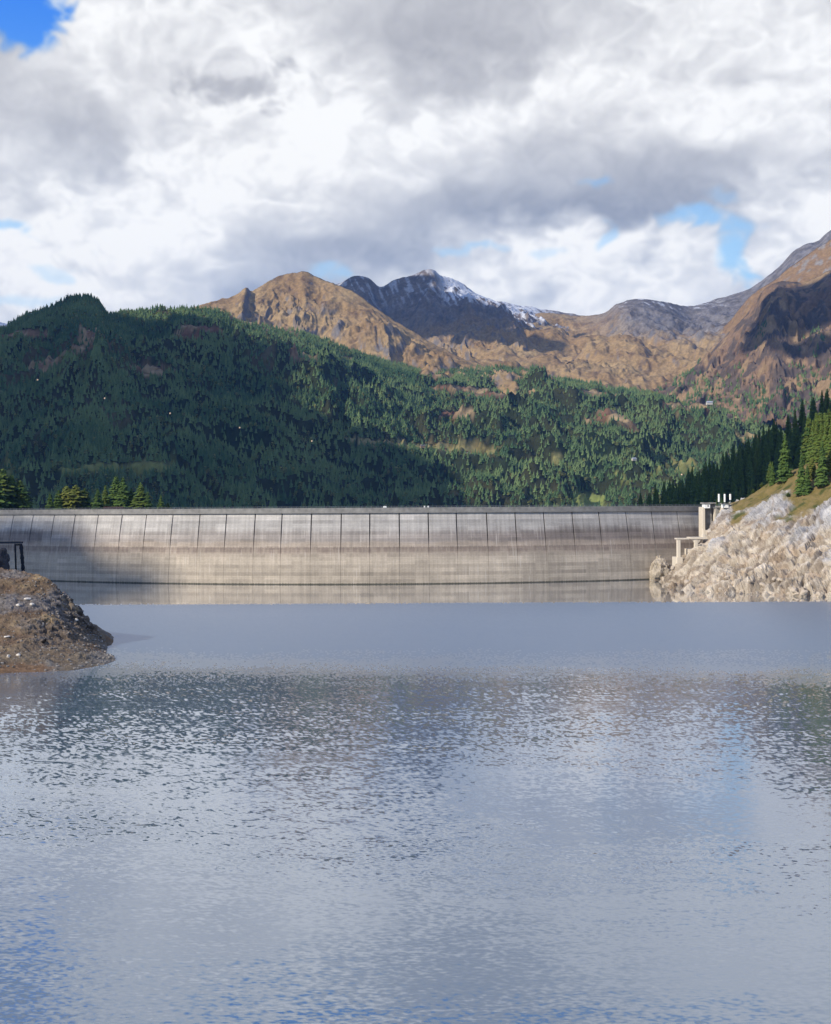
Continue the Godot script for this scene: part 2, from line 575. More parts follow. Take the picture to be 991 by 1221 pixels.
# ---------------------------------------------------------------- the dam
const DAM_R := 380.0
const DAM_X := -20.0
const DAM_Z := -1055.0

func face_r(y: float) -> float:
	return DAM_R - 6.5 * pow(clampf(y / 41.0, 0.0, 1.2), 1.7) - 3.0 * pow(clampf(-y / 15.0, 0.0, 1.0), 1.5)

func on_arc(theta: float, r: float, y: float) -> Vector3:
	return Vector3(DAM_X + r * sin(theta), y, DAM_Z + r * cos(theta))

func dam_angle(px: float) -> float:
	var lo := -1.2
	var hi := 1.2
	for k in 40:
		var mid := 0.5 * (lo + hi)
		var p := on_arc(mid, face_r(38.0), 38.0)
		if 495.5 - FOCAL * p.x / p.z < px: lo = mid
		else: hi = mid
	return lo

func dam_texture() -> ImageTexture:
	# u: arc length over 420 m, v: height from 41.5 m at the top row to -8.5 m
	var w := 1536
	var h := 320
	var img := Image.create_empty(w, h, false, Image.FORMAT_RGB8)
	var blotch := noise(0.006, 71, 4)
	var grain := noise(0.09, 72, 3)
	var streak := noise(1.0, 73, 3)
	var wisp := noise(1.0, 74, 2)
	for j in h:
		var y := 41.5 - 50.0 * (j + 0.5) / h
		for i in w:
			var x := 420.0 * (i + 0.5) / w
			var b := blotch.get_noise_2d(x * 3.0, y * 9.0)
			var st := streak.get_noise_2d(x * 0.42, y * 0.022)
			var st2 := wisp.get_noise_2d(x * 1.6, y * 0.05)
			var g := grain.get_noise_2d(x * 6.0, y * 10.0)
			var yy := y + 1.6 * b
			# weathered grey above, brown silt left by the high water, beige below
			var c := Color(0.61, 0.595, 0.57)
			var brown := Color(0.53, 0.50, 0.47).lerp(Color(0.42, 0.385, 0.36), smoothstep(215.0, 300.0, x + 20.0 * b))  # silt band darkens to the right, with grazing shade put into its colour
			c = c.lerp(brown, smoothstep(31.5, 26.0, yy + 1.2 * st) * 0.85)
			c = c.lerp(Color(0.60, 0.55, 0.49), smoothstep(24.0, 21.5, yy) * 0.8)
			c = c.lerp(Color(0.46, 0.415, 0.375), smoothstep(20.4, 19.6, y + 0.5 * st2) * smoothstep(15.8, 17.8, y + 0.9 * b) * (0.5 + 0.5 * clampf(0.6 + st * 1.6, 0, 1)))
			c = c.lerp(Color(0.60, 0.56, 0.50), smoothstep(19.5, 13.0, yy + 2.0 * st))
			c = c * (1.05 + 0.12 * b + 0.08 * st + 0.06 * g + 0.05 * st2)
			# every lift and every shuttered bay came out in a tone of its own
			c = c * (1.04 + 0.09 * grain.get_noise_2d(floorf((y + 1.3) / 2.0) * 37.0, 5.0) * 2.0 + 0.05 * grain.get_noise_2d(floorf(x / 7.4) * 53.0, floorf((y + 1.3) / 2.0) * 91.0) * 2.0)
			# concrete lifts, every two metres, as faint lines
			var lift := absf(fposmod(y + 0.3, 2.0) - 1.0)
			c = c * (1.0 - 0.11 * smoothstep(0.85, 0.98, lift) * (0.6 + 0.4 * g))
			# pale lime wisps that run down from leaks
			var lime := smoothstep(0.42, 0.60, wisp.get_noise_2d(x * 0.75 + 90.0, y * 0.035)) * smoothstep(-0.2, 0.35, st2 + b)
			c = c.lerp(Color(0.78, 0.75, 0.70), 0.5 * lime * smoothstep(37.0, 26.0, y))
			# green-brown film at the water's edge
			c = c.lerp(Color(0.27, 0.27, 0.23), smoothstep(0.7, 0.2, y + 0.3 * st2) * 0.8)
			img.set_pixel(i, j, Color(c.r, c.g, c.b))
	img.generate_mipmaps()
	return ImageTexture.create_from_image(img)

func build_dam() -> void:
	var dam := base("arch_dam", Vector3(DAM_X, 0, DAM_Z + DAM_R))
	tag(dam, "long curved concrete arch dam closing the reservoir", "dam")
	var org := dam.position
	var conc := StandardMaterial3D.new()
	conc.albedo_texture = dam_texture()
	conc.roughness = 0.92
	conc.metallic_specular = 0.2
	var joint := flat(Color(0.30, 0.28, 0.26))
	var cap := StandardMaterial3D.new()
	cap.albedo_texture = noise_texture(0.02, 91, Color(0.44, 0.43, 0.41), Color(0.60, 0.59, 0.56), 256)
	cap.uv1_triplanar = true
	cap.uv1_world_triplanar = true
	cap.uv1_scale = Vector3.ONE * 0.05
	cap.roughness = 0.95
	mats.concrete = cap
	var joints: Array = [-96, -73, -50, -28, -6, 16.6, 40, 65, 90, 117.5, 146, 175, 206.5, 238.6, 270.4, 304.6, 336.5, 371.5, 407, 441, 476, 510.5, 544, 580, 614, 648, 682, 713.7, 746, 776.7, 807, 838, 868]
	var th: Array = []
	for px in joints: th.append(dam_angle(px))
	# heights of the face's rows
	var ys: Array = []
	for k in 15: ys.append(lerpf(-8.0, 38.0, k / 14.0))
	var r := RandomNumberGenerator.new()
	r.seed = 4
	for b in joints.size() - 1:
		var t0: float = th[b]
		var t1: float = th[b + 1]
		var out := r.randf_range(-0.06, 0.06)
		var st := SurfaceTool.new()
		st.begin(Mesh.PRIMITIVE_TRIANGLES)
		var cols := [0.0, 0.0, 0.25, 0.5, 0.75, 1.0, 1.0]
		var vs: Array = []
		for y: float in ys:
			var gap := lerpf(0.06, 0.32, smoothstep(14.0, 30.0, y)) / DAM_R
			var row: Array = []
			for q in cols.size():
				var th_ := lerpf(t0 + gap, t1 - gap, cols[q])
				var rr := face_r(y) + out
				if q == 0 or q == cols.size() - 1: rr -= 1.6   # returns into the joint
				row.append([on_arc(th_, rr, y) - org, Vector2((th_ * DAM_R + 210.0) / 420.0, (41.5 - y) / 50.0)])
			vs.append(row)
		for j in ys.size() - 1:
			for i in cols.size() - 1:
				st.set_smooth_group(0 if (i > 0 and i < cols.size() - 2) else 1 + i)
				for q in [[j, i], [j + 1, i], [j + 1, i + 1], [j, i], [j + 1, i + 1], [j, i + 1]]:
					st.set_uv(vs[q[0]][q[1]][1])
					st.add_vertex(vs[q[0]][q[1]][0])
		st.generate_normals()
		put(st.commit(), "block", conc, dam)
		# a length of parapet on corbels above each block
		var p := tool()
		var g2 := 0.05 / DAM_R
		var prof := [[0.0, 38.0], [1.0, 38.3], [1.0, 41.1], [0.35, 41.2], [0.3, 38.3 + 1.4], [-1.2, 39.6], [-1.2, 38.0]]
		var n := 4
		for k in n:
			var a := lerpf(t0 + g2, t1 - g2, float(k) / n)
			var c := lerpf(t0 + g2, t1 - g2, float(k + 1) / n)
			for e in prof.size():
				var f: Array = prof[e]
				var g: Array = prof[(e + 1) % prof.size()]
				var rr := face_r(38.0)
				var q := [on_arc(a, rr + f[0], f[1]) - org, on_arc(a, rr + g[0], g[1]) - org, on_arc(c, rr + g[0], g[1]) - org, on_arc(c, rr + f[0], f[1]) - org]
				for z in [0, 2, 1, 0, 3, 2]: p.add_vertex(q[z])
		put(done(p), "parapet", cap, dam)
	# the body behind the joints, the roadway and the wall on the air side
	var body := tool()
	var road := tool()
	var wall := tool()
	var steps := 90
	for k in steps:
		var a := lerpf(th[0], th[-1], float(k) / steps)
		var c := lerpf(th[0], th[-1], float(k + 1) / steps)
		for j in ys.size() - 1:
			var q := [on_arc(a, face_r(ys[j]) - 1.3, ys[j]) - org, on_arc(a, face_r(ys[j + 1]) - 1.3, ys[j + 1]) - org, on_arc(c, face_r(ys[j + 1]) - 1.3, ys[j + 1]) - org, on_arc(c, face_r(ys[j]) - 1.3, ys[j]) - org]
			for z in [0, 1, 2, 0, 2, 3]: body.add_vertex(q[z])
		ring(body, a, c, face_r(38.0) - 9.0, -60.0, face_r(38.0) - 8.0, 38.0, org)
		ring(road, a, c, face_r(38.0) - 1.25, 39.5, face_r(38.0) - 8.0, 39.5, org)
		ring(wall, a, c, face_r(38.0) - 8.0, 38.0, face_r(38.0) - 8.0, 40.4, org)
		ring(wall, a, c, face_r(38.0) - 8.0, 40.4, face_r(38.0) - 8.4, 40.4, org)
		ring(wall, a, c, face_r(38.0) - 8.4, 40.4, face_r(38.0) - 8.4, 38.0, org)
	var rail := tool()
	for k in 220:
		var a := lerpf(th[0], th[-1], k / 220.0)
		var c := lerpf(th[0], th[-1], (k + 1) / 220.0)
		var rr := face_r(38.0) + 0.7
		for y: float in [41.6, 42.0]:
			tube(rail, on_arc(a, rr, y) - org, on_arc(c, rr, y) - org, 0.035, 0.035, 4)
		tube(rail, on_arc(a, rr, 41.1) - org, on_arc(a, rr, 42.0) - org, 0.04, 0.04, 4)
	put(done(rail), "handrail", flat(Color(0.55, 0.56, 0.57), 0.5), dam)
	put(done(body), "dam_core", joint, dam)
	put(done(road), "crest_road", flat(Color(0.33, 0.33, 0.33)), dam)
	put(done(wall), "rear_parapet", cap, dam)

func ring(st: SurfaceTool, a: float, c: float, r0: float, y0: float, r1: float, y1: float, org: Vector3) -> void:
	var q := [on_arc(a, r0, y0) - org, on_arc(a, r1, y1) - org, on_arc(c, r1, y1) - org, on_arc(c, r0, y0) - org]
	for z in [0, 1, 2, 0, 2, 3]: st.add_vertex(q[z])

# ---------------------------------------------------------------- water
var wind_n: FastNoiseLite

# how ruffled the lake is: x = slope of the ripples, y = belt of cat's-paws, z = sheltered belt under the dam
func wind_at(p: Vector3) -> Vector3:
	var d := -p.z
	var w := wind_n.get_noise_2d(p.x * 0.35, p.z)
	var dd := d + 22.0 * w + p.x * 0.10 + 12.0 * wind_n.get_noise_2d(p.x * 2.5 + 50.0, p.z * 5.0)
	var calm := smoothstep(530.0, 545.0, d + 0.03 * p.x + 8.0 * w)
	var film := smoothstep(270.0, 372.0, dd) * (1.0 - calm)
	var slope := lerpf(0.046, 0.034, smoothstep(190.0, 300.0, dd))
	slope *= 0.75 + 0.9 * clampf(w + 0.25, 0.0, 1.0)
	var slick := maxf(1.0 - smoothstep(0.5, 1.0, Vector2((p.x - 45.0) / 60.0, (dd - 178.0) / 17.0).length()), 1.0 - smoothstep(0.5, 1.0, Vector2((p.x - 22.0) / 40.0, (dd - 130.0) / 5.0).length()))
	slope = lerpf(slope, 0.022, slick)
	# the lee of the left bank
	var lee := 1.0 - smoothstep(0.6, 1.0, Vector2((p.x + 105.0) / 36.0, (d - 312.0) / 44.0).length() + 0.3 * w)
	slope = lerpf(slope, 0.012, lee)
	slope = lerpf(slope, 0.02, film)
	slope = lerpf(slope, 0.0022, calm)
	return Vector3(slope, film, calm)

func water_material(rough: float, coat_rough: float) -> StandardMaterial3D:
	var m := StandardMaterial3D.new()
	m.albedo_color = Color(0.29, 0.375, 0.445)
	m.roughness = rough
	m.metallic_specular = 0.7
	m.clearcoat_enabled = true
	m.clearcoat = 1.0
	m.clearcoat_roughness = coat_rough
	return m

func build_water() -> void:
	wind_n = noise(0.012, 201, 3)
	var na := noise(1.0, 202, 3)
	var nb := noise(1.0, 203, 3)
	var cols: Array = []
	for i in 641: cols.append(-0.43 + 0.86 * i / 640.0)
	for k in [0.6, 0.9, 1.4, 2.2, 3.6]:
		cols.append(k)
		cols.push_front(-k)
	var nu := cols.size()
	var depths: Array = []
	var d := 74.0
	while d < 560.0:
		depths.append(d)
		d += maxf(0.13, 0.85 * d * d / (41.0 * 1258.0))
	while d < 790.0:
		depths.append(d)
		d += 8.0
	for e in [40.0, 5.0, -120.0, -500.0]:
		depths.push_front(e)
	var nv := depths.size()
	var v := PackedVector3Array()
	var n := PackedVector3Array()
	var belt := PackedByteArray()
	v.resize(nu * nv)
	n.resize(nu * nv)
	belt.resize(nu * nv)
	for j in nv:
		for i in nu:
			var dep: float = depths[j]
			var x: float = cols[i] * maxf(dep, 74.0)
			var limit := DAM_Z + 240.0
			if absf(x - DAM_X) < 290.0:
				limit = DAM_Z + sqrt(378.0 * 378.0 - (x - DAM_X) * (x - DAM_X))
			var p := Vector3(x, 0.0, maxf(-dep, limit))
			var wv := wind_at(p)
			var gust := 0.8 + 0.6 * wind_n.get_noise_2d(p.x * 1.7 + 300.0, p.z * 4.0)
			var sx := gust * na.get_noise_2d(p.x * 0.7, p.z * 0.9)
			var sz := gust * (0.7 * nb.get_noise_2d(p.x * 0.8, p.z * 1.7) + 0.3 * na.get_noise_2d(p.x * 1.0 + 70.0, p.z * 3.2) + 0.35 * na.get_noise_2d(p.x * 0.12 + 20.0, p.z * 0.42))
			var k := j * nu + i
			v[k] = p
			n[k] = Vector3(-sx * wv.x * 1.6, 1.0, -sz * wv.x * 2.6).normalized()
			var dice := rng.randf()
			belt[k] = 4 if wv.z > 0.15 + 0.7 * dice else clampi(int(wv.y * 3.0 + dice), 0, 3)
	# one sheet of water in five states of its surface: rippled, three steps to ruffled by cat's-paws, calm
	var parts := [PackedInt32Array(), PackedInt32Array(), PackedInt32Array(), PackedInt32Array(), PackedInt32Array()]
	for j in nv - 1:
		for i in nu - 1:
			var a := j * nu + i
			parts[belt[a]].append_array([a, a + nu, a + 1, a + 1, a + nu, a + nu + 1])
	var mesh := ArrayMesh.new()
	for k in 5:
		var arr := []
		arr.resize(Mesh.ARRAY_MAX)
		arr[Mesh.ARRAY_VERTEX] = v
		arr[Mesh.ARRAY_NORMAL] = n
		arr[Mesh.ARRAY_INDEX] = parts[k]
		mesh.add_surface_from_arrays(Mesh.PRIMITIVE_TRIANGLES, arr)
		mesh.surface_set_material(k, water_material([0.09, 0.20, 0.31, 0.42, 0.03][k], [0.11, 0.20, 0.31, 0.42, 0.05][k]))
	struct(mesh, "lake_water", null)

# ---------------------------------------------------------------- clouds that shade the slopes
func cloud(lobes: Array, seed_: int) -> void:
	# lobes: [shaded point on the ground, radius, distance towards the sun]
	var n := noise(0.006, seed_, 4)
	var v := PackedVector3Array()
	var idx := PackedInt32Array()
	for l in lobes:
		var c: Vector3 = l[0] + to_sun * l[2]
		var nu := 25
		var nv := 13
		var s := v.size()
		for j in nv:
			for i in nu:
				var a := TAU * i / (nu - 1)
				var b := PI * j / (nv - 1)
				var d := Vector3(sin(b) * cos(a), cos(b) * (0.75 if j < nv / 2 else 0.4), sin(b) * sin(a))
				var q: Vector3 = c + d * l[1]
				v.append(c + d * l[1] * (1.0 + 0.45 * n.get_noise_3dv(q)))
		for k in grid_index(nu, nv): idx.append(k + s)
	var o := put(array_mesh(v, idx), "cloud", mats.cloud)
	o.set_meta("kind", "structure")

# ---------------------------------------------------------------- build
func _ready() -> void:
	rng.seed = 77
	var t0 := Time.get_ticks_msec()
	# --- camera
	cam = Camera3D.new()
	cam.name = "camera"
	add_child(cam)
	cam.position = EYE
	cam.rotation = Vector3(-atan(5.0 / FOCAL), 0, deg_to_rad(-0.33))
	cam.fov = rad_to_deg(2.0 * atan(610.5 / FOCAL))
	cam.near = 1.0
	cam.far = 60000.0
	cam.current = true
	# --- sky, haze, exposure
	var env := Environment.new()
	env.background_mode = Environment.BG_SKY
	env.sky = make_sky()
	env.background_energy_multiplier = 1.04
	env.tonemap_mode = Environment.TONE_MAPPER_LINEAR
	env.tonemap_exposure = 1.07
	env.sdfgi_enabled = true
	env.ssao_enabled = true
	env.ssil_enabled = true
	env.fog_enabled = true
	env.fog_density = 0.000026
	env.fog_light_color = Color(0.48, 0.70, 1.0)
	var we := WorldEnvironment.new()
	we.environment = env
	add_child(we)
	# --- sun
	var sun := DirectionalLight3D.new()
	sun.name = "sun"
	add_child(sun)
	sun.look_at_from_position(to_sun * 100.0, Vector3.ZERO, Vector3.UP)
	sun.light_energy = 1.6
	sun.light_color = Color(1.0, 0.96, 0.90)
	sun.light_angular_distance = 0.5
	sun.shadow_enabled = true
	print("sky ", Time.get_ticks_msec() - t0)

	pn = noise(0.0035, 301, 4)
	pf = noise(0.011, 302, 5)
	open_noise = noise(0.0028, 303, 3)
	var grain := noise_texture(0.03, 310, Color(0.66, 0.66, 0.66), Color(1, 1, 1), 512, 5)
	var relief := noise_texture(0.012, 311, Color.BLACK, Color.WHITE, 512, 6)
	mats.slope = vcol_material(grain, 1.0 / 240.0, 1.0, relief, 450.0)
	mats.cloud = flat(Color(0.93, 0.93, 0.93))

	build_ground()
	print("ground ", Time.get_ticks_msec() - t0)
	build_water()
	print("water ", Time.get_ticks_msec() - t0)
	build_dam()
	print("dam ", Time.get_ticks_msec() - t0)
	build_rocks()
	print("rocks ", Time.get_ticks_msec() - t0)
	build_forest()
	print("forest ", Time.get_ticks_msec() - t0)
	build_structures()
	print("done ", Time.get_ticks_msec() - t0)

func build_ground() -> void:
	var g := PlaneMesh.new()
	g.size = Vector2(26000, 26000)
	var go := struct(g, "ground", flat(Color(0.20, 0.22, 0.12)))
	go.position.y = -95.0

	# --- far snowy mountain at the left edge
	var t := pts([[-300, 380, 9000], [-150, 372, 9000], [-60, 380, 9000], [-10, 383, 9000], [10, 388, 9000], [40, 402, 9000], [90, 420, 9000]])
	mountain("snowy_mountain", [shifted(t, Vector3(0, 0, -1500), 100.0), t, shifted(t, Vector3(0, 0, 2600), 200.0)], 90, [6, 40], {"seed": 501, "gully": 60.0, "gully_f": 0.003, "fine": 40.0, "ridge_row": 6, "fine_f": 0.004},
		func(p: Vector3, n: Vector3) -> Color: return mixc(paint_alpine(p, n), Color(0.7, 0.72, 0.77), smoothstep(-0.15, 0.15, pf.get_noise_2d(p.x, p.z) + (p.y - 1150.0) / 300.0)), mats.slope)

	# --- summit with fresh snow
	t = pts([[300, 372, 5900], [350, 352, 5800], [385, 345, 5700], [412, 333, 5600], [425, 327, 5600], [438, 330, 5600], [453, 341, 5650], [470, 335, 5650], [492, 329, 5700], [514, 321, 5700], [524, 327, 5750], [538, 332, 5800], [552, 340, 5850], [566, 349, 5900], [590, 358, 6000], [620, 364, 6100], [650, 370, 6200], [690, 377, 6300], [740, 385, 6300], [800, 390, 6300]])
	var f := pts([[300, 470, 4300], [350, 468, 4300], [385, 465, 4300], [412, 462, 4300], [425, 460, 4300], [438, 458, 4300], [453, 456, 4300], [470, 454, 4300], [492, 452, 4300], [514, 450, 4300], [524, 450, 4300], [538, 449, 4300], [552, 448, 4300], [566, 447, 4300], [590, 446, 4300], [620, 445, 4350], [650, 445, 4400], [690, 447, 4450], [740, 450, 4500], [800, 455, 4500]])
	var m := between(t, f, 0.42)
	var m2 := between(t, f, 0.78)
	for i in m.size():
		# a bowl opens left of the summit, a spur comes down right of it
		var u := (t[i].x - 60.0) / 330.0
		var spur := exp(-pow((t[i].x - 330.0) / 190.0, 2.0))
		var bowl := exp(-pow((t[i].x + 120.0) / 210.0, 2.0))
		m[i] += Vector3(60.0 * spur, 70.0 * spur - 150.0 * bowl - 40.0, 0)
		m2[i] += Vector3(120.0 * spur, 30.0 * spur - 90.0 * bowl - 40.0, 0)
	mountain("summit_ridge", [shifted(t, Vector3(0, 0, -1500), 300.0), t, m, m2, f], 420, [6, 70, 60, 50], {"seed": 511, "gully": 34.0, "gully_f": 0.0042, "big": 30.0, "fine": 26.0, "fine_f": 0.006, "ridge_row": 6}, paint_peak, mats.slope)

	# --- far hills and the mountain that climbs to the right
	t = pts([[560, 395, 6000], [600, 388, 6000], [640, 374, 6000], [670, 374, 6000], [690, 377, 6000], [718, 373, 5900], [736, 362, 5800], [752, 358, 5700], [775, 358, 5700], [800, 361, 5800], [822, 366, 5900], [845, 359, 6000], [868, 353, 6000], [890, 347, 6000], [905, 338, 6000], [915, 329, 6000], [930, 316, 6000], [945, 300, 6000], [960, 291, 6000], [975, 287, 6000], [991, 274, 6000], [1040, 245, 6000], [1120, 200, 6000]])
	f = pts([[560, 450, 4200], [600, 452, 4200], [640, 455, 4200], [670, 458, 4200], [690, 460, 4150], [718, 462, 4100], [736, 464, 4100], [752, 466, 4100], [775, 468, 4100], [800, 470, 4100], [822, 472, 4100], [845, 474, 4100], [868, 476, 4100], [890, 477, 4100], [905, 478, 4100], [915, 478, 4100], [930, 480, 4100], [945, 480, 4100], [960, 480, 4100], [975, 480, 4100], [991, 480, 4100], [1040, 480, 4100], [1120, 480, 4100]])
	m = between(t, f, 0.30, Vector3(0, -30, 0))
	m2 = between(t, f, 0.62, Vector3(0, 15, 0))
	for i in f.size(): f[i].y += 25.0
	mountain("far_hills", [shifted(t, Vector3(0, 0, -2000), 300.0), t, m, m2, f, shifted(f, Vector3(0, -260, 300), null)], 420, [6, 50, 60, 50, 10], {"seed": 521, "gully": 18.0, "gully_f": 0.003, "big": 85.0, "big_f": 0.0024, "fine": 11.0, "fine_f": 0.007, "ridge_row": 6}, paint_far, mats.slope)

	# --- sunlit tan flank on the right
	t = pts([[820, 420, 5100], [850, 400, 5050], [868, 385, 5000], [890, 358, 4950], [905, 345, 4950], [925, 333, 4950], [945, 316, 4950], [968, 300, 4950], [991, 285, 4950], [1040, 250, 4950], [1120, 200, 4950]])
	f = shifted(t, Vector3(-160, 0, 900), null)
	for i in f.size(): f[i].y = 330.0
	mountain("tan_flank", [shifted(t, Vector3(150, 0, -700), 300.0), t, between(t, f, 0.5, Vector3(0, -40, 0)), f], 260, [6, 50, 40], {"seed": 531, "gully": 14.0, "gully_f": 0.005, "fine": 10.0, "fine_f": 0.008, "ridge_row": 6},
		func(p: Vector3, n: Vector3) -> Color:
			var b := pf.get_noise_2d(p.x * 1.5, p.z * 1.5)
			return mixc(mixc(Color(0.34, 0.22, 0.11), Color(0.27, 0.17, 0.09), 0.5 + b), Color(0.33, 0.30, 0.27), smoothstep(0.1, 0.4, b + (p.y - 950.0) / 600.0)), mats.slope)

	# --- brown hill left of the summit
	t = pts([[150, 392, 3900], [200, 378, 3950], [228, 368, 4000], [245, 361, 4050], [262, 357, 4100], [280, 350, 4150], [293, 342, 4150], [301, 346, 4200], [318, 337, 4250], [335, 330, 4300], [352, 326, 4300], [363, 323, 4300], [378, 330, 4300], [400, 339, 4250], [424, 350, 4200], [450, 368, 4150], [476, 386, 4100], [505, 404, 4050], [530, 418, 4000], [560, 430, 3950], [600, 442, 3900], [660, 455, 3900]])
	f = shifted(t, Vector3(60, 0, 900), null)
	for i in f.size(): f[i].y = 190.0
	mountain("brown_hill", [shifted(t, Vector3(0, 0, -900), 250.0), t, between(t, f, 0.5, Vector3(0, 10, 0)), f], 420, [6, 60, 50], {"seed": 541, "gully": 30.0, "gully_f": 0.0045, "big": 42.0, "big_f": 0.003, "fine": 16.0, "fine_f": 0.008, "ridge_row": 6}, paint_alpine, mats.slope)

	# --- dark brown mountainside on the right
	t = pts([[770, 476, 4000], [800, 462, 4000], [822, 444, 3950], [840, 424, 3900], [862, 404, 3850], [884, 384, 3800], [900, 364, 3780], [910, 347, 3750], [922, 338, 3750], [940, 336, 3750], [962, 335, 3750], [991, 322, 3700], [1040, 290, 3700], [1120, 240, 3700]])
	f = pts([[760, 500, 3300], [790, 500, 3300], [815, 500, 3300], [835, 502, 3250], [855, 505, 3200], [880, 508, 3150], [900, 510, 3100], [915, 512, 3050], [930, 514, 3000], [950, 516, 3000], [975, 518, 2950], [1000, 520, 2900], [1050, 520, 2900], [1130, 520, 2900]])
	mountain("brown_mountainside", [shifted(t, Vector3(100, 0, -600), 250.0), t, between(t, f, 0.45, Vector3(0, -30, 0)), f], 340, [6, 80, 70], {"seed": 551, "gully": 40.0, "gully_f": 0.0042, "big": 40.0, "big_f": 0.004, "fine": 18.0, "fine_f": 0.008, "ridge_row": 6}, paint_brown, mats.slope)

	# --- wooded massif in the middle and on the left
	t = pts([[-420, 500, 2500], [-250, 470, 2600], [-120, 432, 2700], [-50, 413, 2750], [0, 395, 2800], [40, 377, 2850], [75, 361, 2900], [100, 356, 2900], [116, 361, 2920], [130, 376, 2950], [150, 372, 3000], [190, 370, 3050], [230, 368, 3120], [262, 371, 3180], [300, 384, 3250], [350, 395, 3350], [400, 411, 3450], [440, 428, 3550], [480, 438, 3650], [515, 443, 3750], [560, 440, 3850], [620, 442, 3900], [680, 454, 3900], [740, 464, 3850], [800, 476, 3750], [850, 484, 3600], [900, 494, 3400], [960, 506, 3200], [1040, 512, 3100], [1150, 505, 3000]])
	f = PackedVector3Array()
	for p in t:
		var d := lerpf(1500.0, 1750.0, smoothstep(-1200.0, 300.0, p.x))
		f.append(Vector3(p.x * d / -p.z, -70.0, -d))
	m = between(t, f, 0.35)
	m2 = between(t, f, 0.7)
	for i in m.size():
		m[i].y += 20.0 * sin(i * 0.9)
		m2[i].y -= 18.0
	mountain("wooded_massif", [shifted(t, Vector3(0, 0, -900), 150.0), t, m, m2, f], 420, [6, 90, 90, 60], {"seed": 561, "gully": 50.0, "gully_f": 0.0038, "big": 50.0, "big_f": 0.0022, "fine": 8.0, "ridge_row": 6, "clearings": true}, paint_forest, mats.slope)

	# --- wooded spur close behind the right end of the dam
	t = pts([[700, 656, 1180], [740, 634, 1170], [775, 612, 1160], [810, 594, 1150], [850, 575, 1140], [880, 560, 1130], [900, 543, 1120], [950, 513, 1100], [1000, 482, 1080], [1080, 438, 1050], [1200, 380, 1000]])
	f = shifted(t, Vector3(-30, 0, 330), -50.0)
	mountain("wooded_spur", [shifted(t, Vector3(0, 0, -500), -70.0), t, f], 120, [4, 50], {"seed": 571, "gully": 10.0, "gully_f": 0.01, "big": 14.0, "big_f": 0.006, "fine": 3.0, "ridge_row": 4},
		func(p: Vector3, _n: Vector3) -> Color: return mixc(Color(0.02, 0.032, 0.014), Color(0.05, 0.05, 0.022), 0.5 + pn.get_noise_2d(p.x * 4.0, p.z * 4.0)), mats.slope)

func clearing_setup(called: String) -> void:
	# centres on the slope: x, y in the photograph, then half width and half depth in metres
	for q in [[515, 452, 50, 40], [548, 466, 75, 46], [590, 470, 60, 20], [545, 492, 30, 60], [470, 526, 90, 34], [515, 534, 110, 40], [560, 540, 60, 22], [706, 468, 30, 40], [722, 474, 30, 24], [806, 486, 50, 46], [790, 500, 20, 40], [838, 484, 60, 30], [880, 500, 40, 30], [900, 520, 30, 30],
			[654, 546, 16, 40], [735, 568, 14, 46], [240, 392, 45, 18], [222, 398, 30, 18], [292, 382, 30, 40], [415, 428, 30, 20], [694, 600, 32, 110], [155, 560, 70, 40], [190, 440, 30, 70], [20, 400, 60, 40], [730, 448, 60, 30], [660, 450, 60, 26]]:
		clearings.append([ground_at(called, q[0], q[1]), q[2], q[3]])

